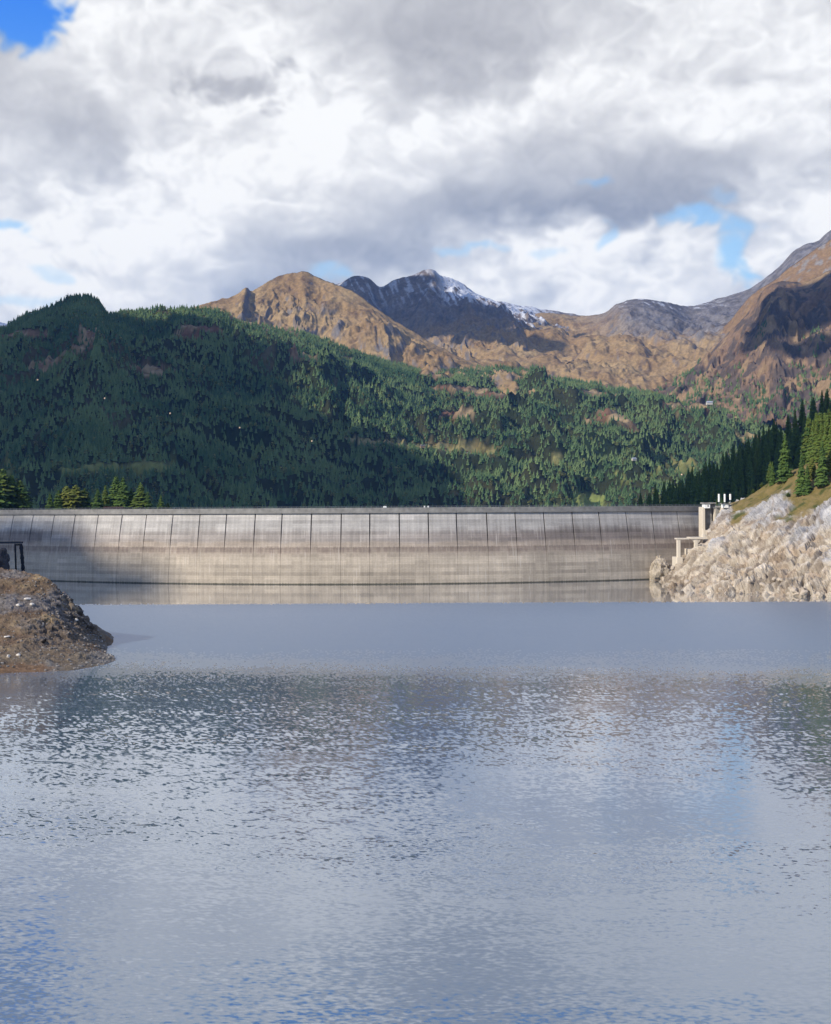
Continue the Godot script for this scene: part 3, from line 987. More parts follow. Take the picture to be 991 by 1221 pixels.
# ---------------------------------------------------------------- rocky shores
func build_rocks() -> void:
	# --- right: pale outcrop that the dam leans on
	var w := PackedVector3Array()
	for p in [[776, 692], [795, 699], [815, 702.5], [838, 705], [862, 707], [885, 708], [915, 709.5], [945, 711], [1000, 713], [1060, 718], [1150, 727]]:
		w.append(on_water(p[0], p[1]))
	var t := pts([[790, 690, 704], [812, 676, 708], [832, 654, 710], [848, 630, 712], [862, 606, 714], [885, 591, 708], [920, 575, 696], [950, 561, 688], [1000, 533, 676], [1060, 500, 668], [1150, 450, 655]])
	var low := shifted(w, Vector3(-1, 0, 3), -4.0)
	var m := between(w, t, 0.5, Vector3(0, 4.0, 3.0))
	var m1 := between(w, t, 0.82, Vector3(0, 2.0, 1.0))
	for k in 2: m[k] = w[k].lerp(t[k], 0.5)
	var back := shifted(t, Vector3(15, 0, -60), null)
	for k in back.size(): back[k].y = t[k].y - 4.0 - 20.0 * (1.0 if k < 4 else 0.0)
	var nu := 420
	var v := loft([low, w, m, m1, t, back], nu, [6, 76, 46, 34, 24])
	var nv := v.size() / nu
	var n0 := grid_normals(v, nu, nv)
	var sgn := 1.0 if n0[nu * 60 + nu / 2].y > 0 else -1.0
	var strata := noise(0.05, 601, 4, FastNoiseLite.TYPE_SIMPLEX_SMOOTH, FastNoiseLite.FRACTAL_RIDGED)
	var cell := cellular(0.10, 602)
	var cell2 := cellular(0.26, 603)
	var fine := noise(0.35, 604, 4)
	var crack := noise(0.13, 606, 1, FastNoiseLite.TYPE_CELLULAR)
	crack.cellular_return_type = FastNoiseLite.RETURN_DISTANCE2_SUB
	var beds := noise(0.11, 607, 3, FastNoiseLite.TYPE_SIMPLEX_SMOOTH, FastNoiseLite.FRACTAL_RIDGED)
	var wide := noise(0.022, 605, 3)
	var col := PackedColorArray()
	col.resize(v.size())
	var dirs := Vector3(0.62, 0.74, -0.25).normalized()       # the beds rise to the right
	var across := Vector3(0.74, -0.62, 0.0).normalized()
	for k in v.size():
		var p := v[k]
		var a := p.dot(dirs)
		var b := p.dot(across)
		var c := p.z
		var wob := 3.0 * wide.get_noise_3d(p.x * 2.0, p.y * 2.0, p.z * 2.0)
		var s := strata.get_noise_3d(a * 0.35, (b + wob) * 2.2, c * 0.8)
		var q := cell.get_noise_3d(a * 0.5, (b + wob) * 1.25, c)
		var q2 := cell2.get_noise_3d(a * 0.5, (b + wob) * 1.4, c)
		var g := wide.get_noise_3dv(p)
		# turf lies on the brow, above the bare drawdown rock
		var edge := p.y - (38.0 + 0.10 * maxf(p.x - 165.0, 0.0) + 13.0 * g + 4.0 * fine.get_noise_3dv(p * 0.3) + 16.0 * smoothstep(205.0, 245.0, p.x))
		var turf := smoothstep(-1.0, 2.5, edge)
		var amp := 1.0 - 0.85 * turf
		v[k] = p + n0[k] * sgn * (amp * (1.7 * s - 0.6 + 0.8 * q + 0.55 * q2 + 1.5 * beds.get_noise_3d(a * 0.34, (b + wob) * 2.6, c * 0.9) + 2.2 * smoothstep(-1.0, -0.78, crack.get_noise_3d(a * 0.42, (b + wob) * 1.3, c * 0.9)) - 2.2 + 0.75 * fine.get_noise_3dv(p)) + 4.0 * g)
		var beige := mixc(Color(0.56, 0.495, 0.40), Color(0.46, 0.39, 0.30), 0.5 + 1.1 * fine.get_noise_3dv(p * 0.35))
		beige = mixc(beige, Color(0.34, 0.24, 0.15), 0.55 * smoothstep(0.1, 0.4, wide.get_noise_3dv(p * 3.3)))
		var grey := mixc(Color(0.47, 0.455, 0.44), Color(0.36, 0.35, 0.345), 0.5 + fine.get_noise_3dv(p * 0.4))
		var rock := mixc(beige, grey, smoothstep(22.0, 36.0, p.y + 22.0 * g + 7.0 * q + 0.12 * (p.x - 190.0)))
		var bed := beds.get_noise_3d(a * 0.16, (b + wob) * 1.9 + 40.0, c * 0.5)
		rock = mixc(rock, Color(0.21, 0.16, 0.115), 0.6 * smoothstep(0.32, 0.62, bed + 0.3 * fine.get_noise_3dv(p)))
		rock = rock * (1.16 + 0.18 * q2 + 0.12 * q + 0.36 * fine.get_noise_3dv(p * 2.3))
		var grass := mixc(Color(0.19, 0.155, 0.05), Color(0.27, 0.20, 0.085), 0.5 + 1.2 * fine.get_noise_3dv(p * 0.5))
		grass = mixc(grass, Color(0.09, 0.10, 0.03), smoothstep(0.15, 0.4, wide.get_noise_3dv(p * 4.0)))
		col[k] = mixc(rock, grass, turf)
	mats.rock = vcol_material(noise_texture(0.05, 611, Color(0.72, 0.72, 0.72), Color(1, 1, 1), 256), 1.0 / 9.0, 0.95)
	struct(array_mesh(v, grid_index(nu, nv), null, col), "rocky_shore", mats.rock)
	patches["rocky_shore"] = {"v": v, "nu": nu, "nv": nv}

	# fallen blocks along the water's edge
	var block := flat(Color(0.68, 0.63, 0.56))
	var shapes := [rock_mesh(660, 0.75), rock_mesh(661, 0.9), rock_mesh(662, 0.6)]
	for k in 30:
		var px := 800.0 + 6.6 * k + rng.randf_range(-2.5, 2.5)
		var up := pow(rng.randf(), 2.0) * 26.0
		var edge_y := lerpf(700.0, 713.0, clampf((px - 795.0) / 200.0, 0.0, 1.0))
		var o := put(shapes[k % 3], "shore_boulder", block)
		o.position = surface_point("rocky_shore", px, edge_y - 1.0 - up)
		o.scale = Vector3.ONE * rng.randf_range(0.8, 2.0)
		o.rotation = Vector3(rng.randf() * 0.8, rng.randf() * TAU, rng.randf() * 0.8)
		tag(o, "pale fallen block " + ("at the waterline" if up < 3.0 else ("low" if up < 12.0 else "partway up")) + (" below the intake frame" if px < 850.0 else (" below the white hut" if px < 915.0 else " below the sunlit grove")) + " on the rocky shore", "boulder", "fallen blocks on the rocky shore")
	# the lump of rock at the foot of the intake
	lump("rock_outcrop", on_water(787, 691, 0.0) + Vector3(0, 3.5, 0), Vector3(5.8, 8.0, 7.0), 621, Color(0.50, 0.43, 0.33), "pale rock knob standing in the water at the foot of the dam")
	# --- left: brown bank
	w = PackedVector3Array()
	for p in [[-300, 832], [-120, 812], [-40, 805], [0, 803], [40, 801.5], [75, 800], [100, 797], [122, 793], [138, 788]]:
		w.append(on_water(p[0], p[1]))
	var s1 := pts([[-300, 770, 345], [-120, 762, 348], [-40, 758, 350], [0, 757, 350], [40, 758, 352], [70, 761, 354], [95, 767, 356], [115, 775, 358], [133, 781.5, 358]])
	var s2 := pts([[-300, 650, 365], [-120, 690, 370], [-40, 702, 372], [0, 708, 372], [40, 713, 374], [65, 723, 375], [87, 739, 376], [107, 757, 377], [131, 773, 377]])
	t = pts([[-300, 560, 395], [-120, 625, 392], [-40, 664, 388], [0, 676, 387], [30, 681, 386], [58, 691, 384], [78, 709, 383], [100, 735, 382], [134, 770.5, 380]])
	back = shifted(t, Vector3(-8, 0, -60), -3.0)
	var s0 := between(w, s1, 0.35, Vector3(0, 0.7, 0))
	nu = 360
	v = loft([shifted(w, Vector3(0, 0, 3), -2.5), w, s0, s1, s2, t, back], nu, [3, 24, 40, 60, 50, 16])
	nv = v.size() / nu
	n0 = grid_normals(v, nu, nv)
	sgn = 1.0 if n0[nu * 60 + nu / 2].y > 0 else -1.0
	col.resize(v.size())
	var clod := cellular(0.7, 631)
	var rough := noise(0.12, 632, 4)
	for k in v.size():
		var p := v[k]
		var g := wide.get_noise_3dv(p * 2.0)
		var h := rough.get_noise_3dv(p)
		var f := fine.get_noise_3dv(p * 1.6)
		var cl := clod.get_noise_3dv(p)
		# the steep flank towards the tip is broken rock, the shore below is a terrace
		var flank := smoothstep(-112.0, -102.0, p.x + 3.0 * h) * smoothstep(3.0, 6.0, p.y) 
		var up := smoothstep(0.2, 2.0, p.y)
		v[k] = p + n0[k] * sgn * ((0.7 * h + 0.18 * f + 0.16 * cl) * (0.35 + 0.65 * up) + flank * (0.5 * cl + 0.9 * h))
		var earth := mixc(Color(0.135, 0.088, 0.055), Color(0.20, 0.145, 0.09), 0.5 + 1.0 * h)
		var gravel := mixc(Color(0.13, 0.12, 0.115), Color(0.22, 0.21, 0.20), 0.5 + f)
		var c := mixc(earth, gravel, 0.7 * smoothstep(-0.05, 0.3, g + 0.6 * rough.get_noise_3dv(p * 0.35) + (0.1 if p.x < -118.0 else 0.0)))
		c = mixc(c, mixc(Color(0.10, 0.085, 0.07), Color(0.16, 0.13, 0.10), 0.5 + f), flank * 0.8)
		c = mixc(c, Color(0.32, 0.235, 0.13), smoothstep(0.25, 0.45, rough.get_noise_3dv(p * 0.8 + Vector3(9, 3, 1))) * 0.6)
		c = mixc(c, Color(0.16, 0.145, 0.11), smoothstep(5.0, 3.0, p.y) * 0.4)
		c = mixc(c, Color(0.17, 0.095, 0.045), smoothstep(0.0, 0.35, rough.get_noise_3dv(p * 0.5 + Vector3(4, 8, 2)) + 0.25 * smoothstep(-98.0, -84.0, p.x)) * smoothstep(4.0, 1.0, p.y) * 0.8)
		col[k] = c * 1.15 * (1.0 + 0.30 * clampf(f, -0.5, 0.5) + 0.2 * cl)
	struct(array_mesh(v, grid_index(nu, nv), null, col), "bank", mats.rock)
	patches["bank"] = {"v": v, "nu": nu, "nv": nv}

	# loose stones on the bank
	var stone_mat := StandardMaterial3D.new()
	stone_mat.vertex_color_use_as_albedo = true
	stone_mat.roughness = 0.95
	var mm := MultiMesh.new()
	mm.transform_format = MultiMesh.TRANSFORM_3D
	mm.use_colors = true
	mm.mesh = rock_mesh(640)
	var spots: Array = []
	for k in 2200:
		var q := v[rng.randi_range(nu * 4, nu * (nv - 18) - 1)]
		if q.x < -150.0 or q.y < 0.05: continue
		var sz := 0.08 + 0.30 * pow(rng.randf(), 3.5)
		if q.y < 4.0: sz *= 1.15
		var shade := rng.randf_range(0.10, 0.30) * (1.6 if rng.randf() < 0.04 else 1.0)
		spots.append([Transform3D(Basis.from_euler(Vector3(rng.randf() * TAU, rng.randf() * TAU, 0)).scaled(Vector3.ONE * sz), q + Vector3(rng.randf_range(-.3, .3), sz * 0.15, rng.randf_range(-.3, .3))), Color(shade, shade * 0.92, shade * 0.82)])
	mm.instance_count = spots.size()
	for k in spots.size():
		mm.set_instance_transform(k, spots[k][0])
		mm.set_instance_color(k, spots[k][1])
	var mi := MultiMeshInstance3D.new()
	mi.name = "loose_stones"
	mi.multimesh = mm
	mi.material_override = stone_mat
	add_child(mi)
	tag(mi, "loose grey stones strewn over the brown left bank", "stones", "", "stuff")

	# the pale boulders one can pick out, and a dark stump
	var pale := flat(Color(0.80, 0.77, 0.72))
	for q in [[32, 714.5, 0.95, "largest white boulder on the upper brown bank", 0.45], [22, 722, 0.72, "left white boulder of the pair below the largest one", 0.8], [38, 721.5, 0.68, "right white boulder of the pair below the largest one", 0.7], [91, 740, 0.6, "pale stone on the dark broken flank of the bank", 0.7], [9, 759.5, 0.95, "flat pale slab lying on the bank terrace at the edge of view", 0.25], [22, 782, 0.7, "pale boulder near the waterline at the left edge", 0.7], [10, 783.5, 0.5, "small pale stone left of the boulder near the waterline", 0.8]]:
		var o := put(rock_mesh(650 + int(q[0]), q[4]), "boulder", pale)
		o.position = surface_point("bank", q[0], q[1]) + Vector3(0, 0.15, 0)
		o.scale = Vector3.ONE * q[2]
		o.rotation.y = q[0] * 0.1
		tag(o, q[3], "boulder", "pale stones on the left bank")
	var stump := base("tree_stump", surface_point("bank", 52, 767))
	tag(stump, "dark uprooted tree stump lying on the bank terrace", "stump")
	var st := tool()
	tube(st, Vector3(-0.6, 0.1, 0), Vector3(0.5, 0.9, 0.1), 0.45, 0.38, 8)
	put(done(st), "stump_butt", flat(Color(0.10, 0.085, 0.075)), stump)
	for k in 6:
		st = tool()
		var a := TAU * k / 6.0
		tube(st, Vector3(0.4, 0.8, 0.1), Vector3(0.7 + 0.5 * cos(a), 0.9 + 0.9 * sin(a) * 0.8, 0.3 + 0.4 * sin(a * 2.0)), 0.2, 0.05, 6)
		put(done(st), "root", flat(Color(0.10, 0.085, 0.075)), stump)

func surface_point(called: String, px: float, py: float) -> Vector3:
	var v: PackedVector3Array = patches[called].v
	var ray := (cam.basis * Vector3((px - 495.5) / FOCAL, (610.5 - py) / FOCAL, -1.0)).normalized()
	var best := 1e9
	var hit := Vector3.ZERO
	for k in v.size():
		var d := v[k] - cam.position
		var s := d.cross(ray).length() / d.length() + d.length() * 2e-6
		if s < best:
			best = s
			hit = v[k]
	return hit

func lump(called: String, where: Vector3, size: Vector3, seed_: int, c: Color, label: String) -> void:
	var n := noise(0.12, seed_, 4)
	var cl := cellular(0.35, seed_ + 1)
	var nu := 60
	var nv := 36
	var v := PackedVector3Array()
	var col := PackedColorArray()
	for j in nv:
		for i in nu:
			var a := TAU * i / (nu - 1)
			var b := PI * j / (nv - 1)
			var d := Vector3(sin(b) * cos(a), cos(b), sin(b) * sin(a)) * size
			var q := cl.get_noise_3d(d.x + d.y * 0.4, d.y * 0.8, d.z)
			v.append(d * (1.0 + 0.32 * n.get_noise_3dv(d) + 0.14 * q))
			var e := c * (1.0 + 0.5 * n.get_noise_3dv(d * 3.0) + 0.2 * q)
			col.append(Color(e.r, e.g, e.b))
	var o := put(array_mesh(v, grid_index(nu, nv), null, col), called, mats.rock)
	o.position = where
	tag(o, label, "rock")

# ---------------------------------------------------------------- woods
func build_forest() -> void:
	make_tree_kinds()
	var p: Dictionary = patches["wooded_massif"]
	var far_mat := StandardMaterial3D.new()
	far_mat.vertex_color_use_as_albedo = true
	far_mat.roughness = 0.9
	far_mat.metallic_specular = 0.15
	var conifers: Array = []
	var rounds: Array = []
	var tn := noise(0.004, 701, 3)
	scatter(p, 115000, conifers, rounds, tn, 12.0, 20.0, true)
	var bm: Dictionary = patches["brown_mountainside"]
	scatter(bm, 5200, conifers, rounds, tn, 12.0, 20.0, false)
	add_wood("conifer_wood", far_tree(), conifers, far_mat, "dense conifer wood covering the mountain slopes behind the dam", "wood")
	add_wood("larch_wood", round_tree(), rounds, far_mat, "lighter broad crowned trees scattered through the conifer wood", "wood")

	# the wooded spur behind the right end of the dam
	var spur: Dictionary = patches["wooded_spur"]
	var v: PackedVector3Array = spur.v
	var nu: int = spur.nu
	var planted := 0
	var taken: Array = []
	var guard := 0
	while planted < 290 and guard < 30000:
		guard += 1
		var row := rng.randi_range(3, 44)
		var k := row * nu + rng.randi_range(0, nu - 1)
		var q := v[k]
		var px := 495.5 + FOCAL * q.x / -q.z
		if px < 735.0 or px > 1012.0: continue
		# leave out what the dam and the outcrop hide
		var py := 605.5 - FOCAL * (q.y - 41.0) / -q.z - (px - 495.5) * 0.0057
		if py > 632.0 or px > 860.0 and py > 632.0 - (px - 860.0) * 0.55: continue
		var near := false
		for o: Vector2 in taken:
			if o.distance_squared_to(Vector2(q.x, q.z)) < 24.0:
				near = true
				break
		if near: continue
		taken.append(Vector2(q.x, q.z))
		var where := "in the body of the shaded wood behind the right end of the dam"
		if px < 800.0: where = "at the low left end of the shaded wood just above the dam crest"
		elif px > 905.0: where = "in the shaded wood close beside the sunlit grove"
		elif row < 9: where = "on the upper skyline of the shaded wood"
		elif py > 600.0: where = "low in the shaded wood behind the tower and vent pipes"
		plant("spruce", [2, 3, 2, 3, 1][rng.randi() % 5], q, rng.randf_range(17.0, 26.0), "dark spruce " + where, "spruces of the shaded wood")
		planted += 1

	# sunlit trees on the brow of the rocky shore
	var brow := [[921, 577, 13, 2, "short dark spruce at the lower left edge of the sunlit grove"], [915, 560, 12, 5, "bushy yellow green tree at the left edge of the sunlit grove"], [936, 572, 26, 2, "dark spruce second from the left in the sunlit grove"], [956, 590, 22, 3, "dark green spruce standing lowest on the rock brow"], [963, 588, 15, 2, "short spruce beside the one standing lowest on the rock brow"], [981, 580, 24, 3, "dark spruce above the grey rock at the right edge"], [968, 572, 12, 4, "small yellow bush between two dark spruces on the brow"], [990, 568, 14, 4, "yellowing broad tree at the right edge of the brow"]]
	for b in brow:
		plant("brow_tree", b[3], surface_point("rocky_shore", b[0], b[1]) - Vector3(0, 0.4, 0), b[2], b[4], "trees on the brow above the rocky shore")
	var shore: Dictionary = patches["rocky_shore"]
	v = shore.v
	nu = shore.nu
	taken = []
	var count := 0
	guard = 0
	while count < 110 and guard < 40000:
		guard += 1
		var k := rng.randi_range(nu * 150, v.size() - 1)
		var q := v[k]
		var px := 495.5 + FOCAL * q.x / -q.z
		if px < 925.0 or px > 1030.0: continue
		var line := 560.0 - (px - 925.0) * 0.18
		var py := 605.5 - FOCAL * (q.y - 41.0) / -q.z - (px - 495.5) * 0.0057
		if py > line: continue
		var near := false
		for o: Vector2 in taken:
			if o.distance_squared_to(Vector2(q.x, q.z)) < 11.0:
				near = true
				break
		if near: continue
		taken.append(Vector2(q.x, q.z))
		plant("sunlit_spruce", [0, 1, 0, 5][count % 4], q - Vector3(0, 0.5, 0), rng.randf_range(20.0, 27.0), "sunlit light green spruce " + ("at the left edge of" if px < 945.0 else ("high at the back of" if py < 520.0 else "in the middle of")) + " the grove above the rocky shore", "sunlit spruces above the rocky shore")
		count += 1
	print("spur ", planted, " grove ", count)
	# shrubs on the brow
	for b in [[905, 578, 3.2, "olive shrub on the grassy crest of the rock"], [898, 586, 2.6, "low olive shrub lower down the grassy crest"], [868, 606, 4.2, "green shrub beside the white hut at the dam end"], [940, 592, 2.4, "small shrub in the grass above the grey rock"]]:
		var s := base("shrub", surface_point("rocky_shore", b[0], b[1]) - Vector3(0, 0.3, 0))
		s.scale = Vector3.ONE * b[2] / 24.0 * Vector3(2.4, 1.0, 2.4)
		put(tree_kinds[5][0], "foliage", mats.needles, s)
		tag(s, b[3], "shrub", "shrubs on the rock")

	# trees behind the left end of the dam: x, y of the base, height, kind
	var left := [[-8, 612, 28, 2, "tall dark spruce at the left edge behind the dam"], [4, 612, 27, 5, "broad tree at the left edge with light green top"], [14, 612, 23, 2, "dark spruce third from the left edge"], [24, 612, 20, 5, "rounded tree on the right flank of the edge group"], [32, 614, 13, 3, "small spruce closing the edge group on the right"],
		[60, 612, 12, 3, "low dark spruce left of the yellow green tree"], [70, 612, 14, 2, "dark spruce touching the yellow green tree"], [80, 613, 17, 4, "yellow green broad tree behind the dam"], [91, 613, 17.5, 4, "second yellow green tree with the pointed top"], [101, 612, 15, 5, "dull green tree right of the yellow green pair"],
		[117, 612, 15, 3, "slim spruce left of the tallest dark tree"], [126, 612, 17, 1, "slim light spruce beside the tallest dark tree"], [139, 613, 23, 2, "tallest dark spruce of the middle group behind the dam"], [147, 613, 22, 2, "dense dark spruce merged with the tallest one"], [157, 612, 15, 3, "lower dark spruce right of the tallest pair"], [168, 613, 19, 0, "light green spruce with a slim trunk"], [176, 612, 13, 3, "dark spruce right of the light green one"], [192, 612, 11, 3, "small spruce last but one on the right"], [200, 613, 7, 5, "smallest tree at the right end of the row behind the dam"]]
	for b in left:
		plant("dam_end_tree", b[3], at(b[0], b[1], 800.0 + (b[0] * 37 % 23)), b[2] * 1.08, b[4], "trees behind the left end of the dam", 1.9)
	# the earth they grow on
	var top := PackedVector3Array()
	for q in [[-80, 608], [-30, 610], [30, 611], [80, 611], [130, 611], [180, 612], [215, 615], [250, 640]]:
		top.append(at(q[0], q[1], 800.0))
	mountain("abutment_hill", [shifted(top, Vector3(0, -60, -90), null), top, shifted(top, Vector3(0, -1, 22), null), shifted(top, Vector3(0, -30, 40), null)], 80, [8, 12, 8], {"seed": 591, "fine": 0.8, "ridge_row": 8}, paint_forest, mats.slope)

	# clouds: they stand towards the sun, outside the picture, and shade parts of the mountains
	var far := 3400.0
	var lobes: Array = []
	for q in [[-60, 430, 450], [20, 415, 330], [75, 392, 210], [110, 420, 190], [50, 500, 400], [145, 470, 210], [110, 560, 350], [205, 520, 180], [260, 560, 190], [330, 580, 140], [400, 592, 120], [-120, 540, 420], [460, 602, 100], [530, 612, 90]]:
		lobes.append([ground_at("wooded_massif", q[0], q[1]), q[2], far])
	cloud(lobes, 801)
	lobes = []
	for q in [[455, 375, 260], [500, 370, 240], [540, 385, 220], [580, 398, 160], [620, 402, 110], [470, 345, 160]]:
		lobes.append([ground_at("summit_ridge", q[0], q[1]), q[2], 3000.0])
	cloud(lobes, 802)
	lobes = []
	for q in [[612, 404, 100], [655, 401, 70], [690, 402, 45]]:
		lobes.append([ground_at("far_hills", q[0], q[1]), q[2], 2800.0])
	cloud(lobes, 806)
	lobes = []
	for q in [[925, 372, 130], [965, 362, 150], [1020, 350, 200], [905, 405, 90], [960, 420, 90]]:
		lobes.append([ground_at("brown_mountainside", q[0], q[1]), q[2], 3000.0])
	cloud(lobes, 803)
	lobes = []
	for q in [[770, 606, 70], [810, 602, 90], [850, 590, 100], [890, 575, 110], [930, 550, 120], [980, 520, 130]]:
		lobes.append([ground_at("wooded_spur", q[0], q[1]) + Vector3(0, 0, -50), q[2], 1700.0])
	cloud(lobes, 804)
	# the edge of a larger cloud over the left shore
	lobes = []
	for q in [[40, 672, 700, 20], [88, 668, 695, 17], [128, 672, 690, 13], [160, 678, 685, 9], [-60, 665, 700, 46], [-200, 660, 680, 80], [-420, 690, 600, 120]]:
		lobes.append([at(q[0], q[1], q[2]), q[3], 2400.0])
	cloud(lobes, 805)

func scatter(p: Dictionary, count: int, conifers: Array, rounds: Array, tn: FastNoiseLite, h0: float, h1: float, main: bool) -> void:
	var v: PackedVector3Array = p.v
	var nu: int = p.nu
	var nv: int = p.nv
	# pick cells in proportion to their area
	var sums := PackedFloat32Array()
	var total := 0.0
	for j in nv - 1:
		var a := v[j * nu + nu / 2]
		var b := v[(j + 1) * nu + nu / 2]
		var c := v[j * nu]
		var d := v[j * nu + nu - 1]
		total += Vector2(a.x - b.x, a.z - b.z).length() * Vector2(c.x - d.x, c.z - d.z).length() * (1.0 if j > 5 else 0.3)
		sums.append(total)
	for k in count:
		var j := sums.bsearch(rng.randf() * total)
		j = clampi(j, 0, nv - 2)
		var u := rng.randf() * (nu - 1.001)
		var i := int(u)
		var fv := rng.randf()
		var q := v[j * nu + i].lerp(v[j * nu + i + 1], u - i).lerp(v[(j + 1) * nu + i].lerp(v[(j + 1) * nu + i + 1], u - i), fv)
		if main:
			if absf(q.x / q.z) > 0.40: continue
			if rng.randf() > tree_cover(q): continue
		else:
			if absf(q.x / q.z) > 0.37: continue
			var b := pf.get_noise_2d(q.x * 0.5, q.z * 0.5) + 0.5 * pn.get_noise_2d(q.x, q.z)
			if b + (430.0 - q.y) / 330.0 < 0.12 + 0.15 * rng.randf(): continue
		var h := rng.randf_range(h0, h1) * (0.78 + 0.3 * tn.get_noise_2d(q.x * 3.0, q.z * 3.0))
		var light := tn.get_noise_2d(q.x, q.z) + rng.randf_range(-0.35, 0.35)
		var c := mixc(Color(0.055, 0.105, 0.046), Color(0.155, 0.215, 0.085), 0.5 + 0.9 * light)
		var w := h * rng.randf_range(0.9, 1.25)
		var b2 := Basis(Vector3.UP, rng.randf() * TAU).scaled(Vector3(w, h, w))
		if rng.randf() < 0.05 + 0.22 * smoothstep(0.1, 0.4, tn.get_noise_2d(q.z * 1.7, q.x * 1.7)):
			c = mixc(Color(0.13, 0.16, 0.05), Color(0.22, 0.20, 0.07), rng.randf())
			rounds.append([Transform3D(b2.scaled(Vector3(1, 0.8, 1)), q), c])
		else:
			conifers.append([Transform3D(b2, q), c])

func add_wood(called: String, mesh: Mesh, list: Array, mat: Material, label: String, category: String) -> void:
	var mm := MultiMesh.new()
	mm.transform_format = MultiMesh.TRANSFORM_3D
	mm.use_colors = true
	mm.mesh = mesh
	mm.instance_count = list.size()
	for k in list.size():
		mm.set_instance_transform(k, list[k][0])
		mm.set_instance_color(k, list[k][1])
	var mi := MultiMeshInstance3D.new()
	mi.name = called
	mi.multimesh = mm
	mi.material_override = mat
	add_child(mi)
	tag(mi, label, category, "", "stuff")

# ---------------------------------------------------------------- built things
func block_at(px0: float, py0: float, px1: float, py1: float, depth: float, thick: float, parent: Node3D, called: String, mat: Material, bev := 0.0) -> MeshInstance3D:
	# a block whose front fills that rectangle of the view at that depth
	var a := at(px0, py1, depth) - parent.position
	var b := at(px1, py0, depth) - parent.position
	var st := tool()
	box(st, Vector3(a.x, a.y, a.z - thick), Vector3(b.x, b.y, a.z), bev)
	return put(done(st), called, mat, parent)

